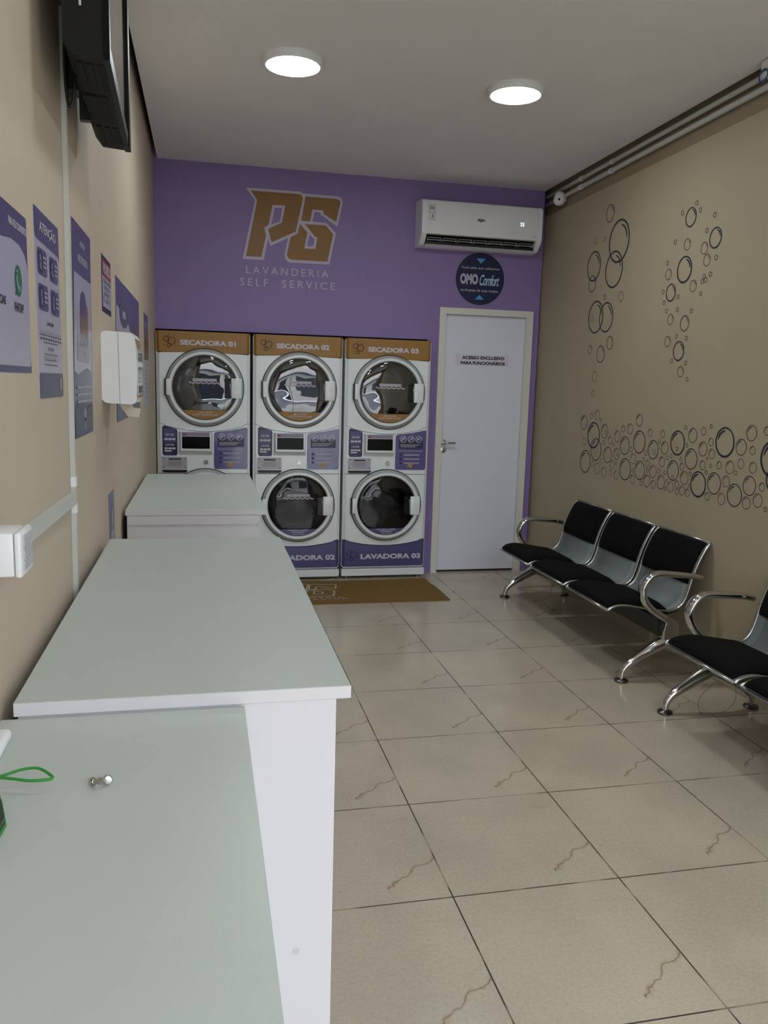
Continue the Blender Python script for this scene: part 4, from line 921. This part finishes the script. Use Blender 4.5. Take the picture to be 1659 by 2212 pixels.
# bubble decals : (y, z, diameter, kind)
BUB_DATA = {
'L': [(0.824,2.691,0.1136,'mid','R'),(0.679,2.491,0.2747,'mid','R'),(0.728,2.319,0.2385,'mid','R'),(1.022,2.377,0.2034,'mid','R'),(1.032,2.26,0.1132,'mid','R'),(1.021,2.547,0.0464,'thin',0),(0.884,2.536,0.0343,'thin',0),(0.835,2.152,0.0376,'thin',0),(0.609,2.134,0.0662,'thin',0),(0.951,2.028,0.2218,'mid','R'),(0.798,2.016,0.1995,'mid','R'),(1.006,2.02,0.0471,'thin',0),(0.723,1.845,0.0901,'mid','R'),(1.012,1.811,0.0622,'mid','R'),(0.846,1.774,0.1162,'mid','R'),(0.915,1.624,0.0713,'thin',0),(0.927,1.506,0.0473,'thin',0)],
'R': [(-0.138,2.487,0.1053,'thick','R'),(-0.186,2.552,0.0265,'thin',0),(-0.225,2.508,0.0275,'thin',0),(-0.051,2.527,0.0273,'thin',0),(-0.361,2.458,0.028,'thin',0),(-0.382,2.338,0.1095,'thick','R'),(-0.299,2.389,0.026,'thin',0),(0.005,2.378,0.0278,'thin',0),(-0.12,2.346,0.0645,'mid','R'),(-0.287,2.3,0.0648,'mid','R'),(-0.318,2.234,0.0645,'mid','R'),(-0.4,2.235,0.028,'thin',0),(-0.108,2.211,0.1483,'thick','R'),(0.073,2.271,0.027,'thin',0),(0.054,2.205,0.0646,'mid','R'),(0.016,2.098,0.102,'thick','R'),(0.1,2.111,0.0286,'thin',0),(-0.062,2.067,0.0264,'thin',0),(0.082,2.047,0.0273,'thin',0),(-0.304,2.151,0.025,'thin',0),(-0.29,2.126,0.0276,'thin',0),(-0.319,2.131,0.0287,'thin',0),(-0.361,2.155,0.0271,'thin',0),(-0.206,2.112,0.0639,'mid','R'),(-0.283,2.064,0.0252,'thin',0),(0.05,1.997,0.0271,'thin',0),(-0.065,1.995,0.0265,'thin',0),(-0.204,1.978,0.0257,'thin',0),(0.001,1.946,0.0619,'mid','R'),(-0.147,1.914,0.0875,'mid','R'),(0.016,1.821,0.0624,'mid','R'),(-0.074,1.847,0.0266,'thin',0),(-0.175,1.831,0.0261,'thin',0),(-0.106,1.762,0.1128,'thick','R'),(-0.041,1.709,0.027,'thin',0),(-0.184,1.693,0.0262,'thin',0),(-0.14,1.646,0.0622,'mid','R'),(-0.211,1.603,0.0261,'thin',0)],
'B': [(1.036,1.298,0.102,'mid','L'),(0.926,1.352,0.0442,'thin',0),(0.842,1.359,0.071,'thin','L'),(0.785,1.327,0.0272,'thin',0),(0.88,1.217,0.1861,'thick','L'),(0.833,1.121,0.1593,'mid','L'),(1.017,1.165,0.0552,'thin','L'),(0.721,1.255,0.0999,'mid','L'),(0.703,1.249,0.0269,'thin',0),(0.721,1.177,0.0318,'thin',0),(0.984,1.023,0.1622,'mid','L'),(0.635,1.199,0.0564,'thin','L'),(0.589,1.174,0.0249,'thin',0),(0.661,1.1,0.1121,'mid','L'),(0.738,1.047,0.0433,'thin',0),(0.867,1.016,0.0394,'thin',0),(0.797,0.993,0.0811,'thin','L'),(0.7,0.978,0.0702,'thin','L'),(0.603,0.986,0.0392,'thin',0),(0.543,1.232,0.0784,'mid','L'),(0.47,1.286,0.047,'thin','L'),(0.383,1.29,0.07,'thin','L'),(0.438,1.18,0.1194,'mid','L'),(0.539,1.117,0.0787,'mid','L'),(0.526,1.112,0.0231,'thin',0),(0.587,1.043,0.0593,'thin','L'),(0.536,1.055,0.0232,'thin',0),(0.527,0.979,0.0604,'thin','L'),(0.416,1.028,0.1439,'mid','L'),(0.352,1.162,0.0342,'thin',0),(0.276,1.351,0.0787,'mid','L'),(0.262,1.216,0.1446,'mid','L'),(0.14,1.282,0.0498,'thin','L'),(0.324,1.105,0.0698,'thin','L'),(0.318,1.032,0.0253,'thin',0),(0.236,1.041,0.12,'mid','L'),(0.317,0.975,0.0596,'thin','L'),(0.209,0.962,0.0336,'thin',0),(0.176,1.155,0.036,'thin',0),(0.196,1.114,0.0246,'thin',0),(0.146,1.091,0.0488,'thin','L'),(0.145,1.049,0.0259,'thin',0),(0.095,1.182,0.1175,'mid','L'),(0.08,1.166,0.0268,'thin',0),(0.032,1.237,0.0251,'thin',0),(0.001,1.283,0.0471,'thin',0),(-0.03,1.204,0.0787,'mid','L'),(-0.012,1.119,0.0625,'thin','L'),(0.016,1.062,0.0322,'thin',0),(0.082,1.051,0.0781,'mid','L'),(0.144,0.986,0.0778,'mid','L'),(0.067,0.974,0.0526,'thin','L'),(-0.014,0.997,0.0852,'mid','L'),(-0.048,1.058,0.0249,'thin',0),(-0.076,1.013,0.0193,'thin',0),(-0.069,1.149,0.0261,'thin',0),(-0.107,1.162,0.0245,'thin',0),(-0.16,1.242,0.1449,'thick','L'),(-0.159,1.209,0.0255,'thin',0),(-0.132,1.08,0.1196,'mid','L'),(-0.133,1.041,0.0245,'thin',0),(-0.118,0.982,0.0643,'thin','L'),(-0.065,0.965,0.0235,'thin',0),(-0.184,1.006,0.0459,'thin','L'),(-0.187,0.963,0.0351,'thin',0),(-0.237,0.976,0.0548,'thin','L'),(-0.292,0.971,0.0462,'thin','L'),(-0.3,1.011,0.0184,'thin',0),(-0.231,1.334,0.025,'thin',0),(-0.254,1.235,0.0237,'thin',0),(-0.204,1.154,0.024,'thin',0),(-0.221,1.113,0.044,'thin','L'),(-0.251,1.05,0.0783,'mid','L'),(-0.304,1.08,0.0249,'thin',0),(-0.304,1.295,0.0831,'mid','L'),(-0.304,1.163,0.1189,'mid','L'),(-0.386,1.031,0.1459,'thick','L'),(-0.402,1.324,0.047,'thin',0),(-0.407,1.228,0.079,'mid','L'),(-0.416,1.14,0.0536,'thin','L'),(-0.455,1.105,0.0241,'thin',0),(-0.475,1.271,0.0451,'thin','L'),(-0.491,1.209,0.0551,'thin','L'),(-0.466,1.354,0.0237,'thin',0),(-0.452,1.179,0.0177,'thin',0),(-0.487,1.144,0.0239,'thin',0),(-0.528,1.054,0.1188,'mid','L'),(-0.477,0.977,0.0444,'thin','L'),(-0.56,1.155,0.0432,'thin','L'),(-0.594,1.278,0.1597,'thick','L'),(-0.65,1.153,0.0702,'mid','L'),(-0.629,1.078,0.0598,'thin','L'),(-0.6,0.981,0.0642,'mid','L'),(-0.705,1.015,0.1203,'mid','L'),(-0.702,1.13,0.0263,'thin',0),(-0.737,1.18,0.0521,'thin',0),(-0.729,1.264,0.0851,'mid','L'),(-0.801,1.339,0.0799,'mid','L'),(-0.818,1.255,0.044,'thin','L'),(-0.831,1.17,0.0579,'thin','L'),(-0.815,1.078,0.1005,'mid','L'),(-0.801,0.989,0.0648,'mid','L'),(-0.91,1.084,0.0434,'thin','L'),(-0.886,1.014,0.0703,'mid','L'),(-0.946,0.979,0.025,'thin',0),(-0.914,1.357,0.045,'thin','L'),(-0.973,1.226,0.1841,'thick','L'),(-1,1.126,0.1337,'thick','L')]}
def bubble(parent, y, z, dia, style, hl, nm='bubble'):
    r = dia/2; m = MB()
    w_ = max(.0028, {'thin': .042, 'mid': .075, 'thick': .105}[style]*r*1.15)
    n = 40 if r > .03 else 24
    # ring a little heavier on the lower right, like a brush line
    outer = circ(0, 0, r, n); inner = [(x*(r-w_)/r, zz*(r-w_)/r + (w_*.15 if style == 'thick' else 0)) for x, zz in circ(0, 0, r, n)]
    m.plate([outer, inner[::-1]], 0)
    if hl:
        sx = -1 if hl == 'L' else 1
        a0, a1 = (1.65, 2.95) if hl == 'L' else (.1, 1.35)
        rr_ = r*.74; wd = w_*(1.1 if style != 'thin' else 1.0)
        K = 10; pts = [(rr_*math.cos(a0+(a1-a0)*k/K), rr_*math.sin(a0+(a1-a0)*k/K)) for k in range(K+1)]
        L = []; R2 = []
        for k, (x, zz) in enumerate(pts):
            f = .35+.65*math.sin(PI*min(1, (k+1.5)/(K+2.5))); q = Vector((x, zz)).normalized()*wd*f/2
            L.append((x+q.x, zz+q.y)); R2.append((x-q.x, zz-q.y))
        m.plate([L+R2[::-1]], 0)
    # local x runs towards -Y seen from the room; lay every vertex on the leaning wall
    m.v = [(xr(y-p[0], z+p[2])-.0022, y-p[0], z+p[2]) for p in m.v]
    return m.build(nm, M_BUB, parent)
DEC = {'L': ('left column of large dark blue bubble outlines on the beige right wall', 'upper'),
       'R': ('right column of thick dark blue bubble outlines on the beige right wall', 'upper'),
       'B': ('wide low band of dark blue bubble outlines above the benches', 'band')}
for key, lst in BUB_DATA.items():
    t = thing('bubble_decal', DEC[key][0], 'wall decal', (0, 0, 0), 0, 'bubble decals on the right wall')
    for (y, z, dia, st, hl) in sorted(lst, key=lambda q: -q[2])[:99]: bubble(t, y, z, dia, st, hl)
    rest = sorted(lst, key=lambda q: -q[2])[99:]
    if rest:
        V = MB()
        for (y, z, dia, st, hl) in rest:
            o = bubble(None, y, z, dia, st, hl); V.add([v.co[:] for v in o.data.vertices], [tuple(p.vertices) for p in o.data.polygons]); bpy.data.objects.remove(o)
        V.build('small_bubbles', M_BUB, t, kind='stuff')
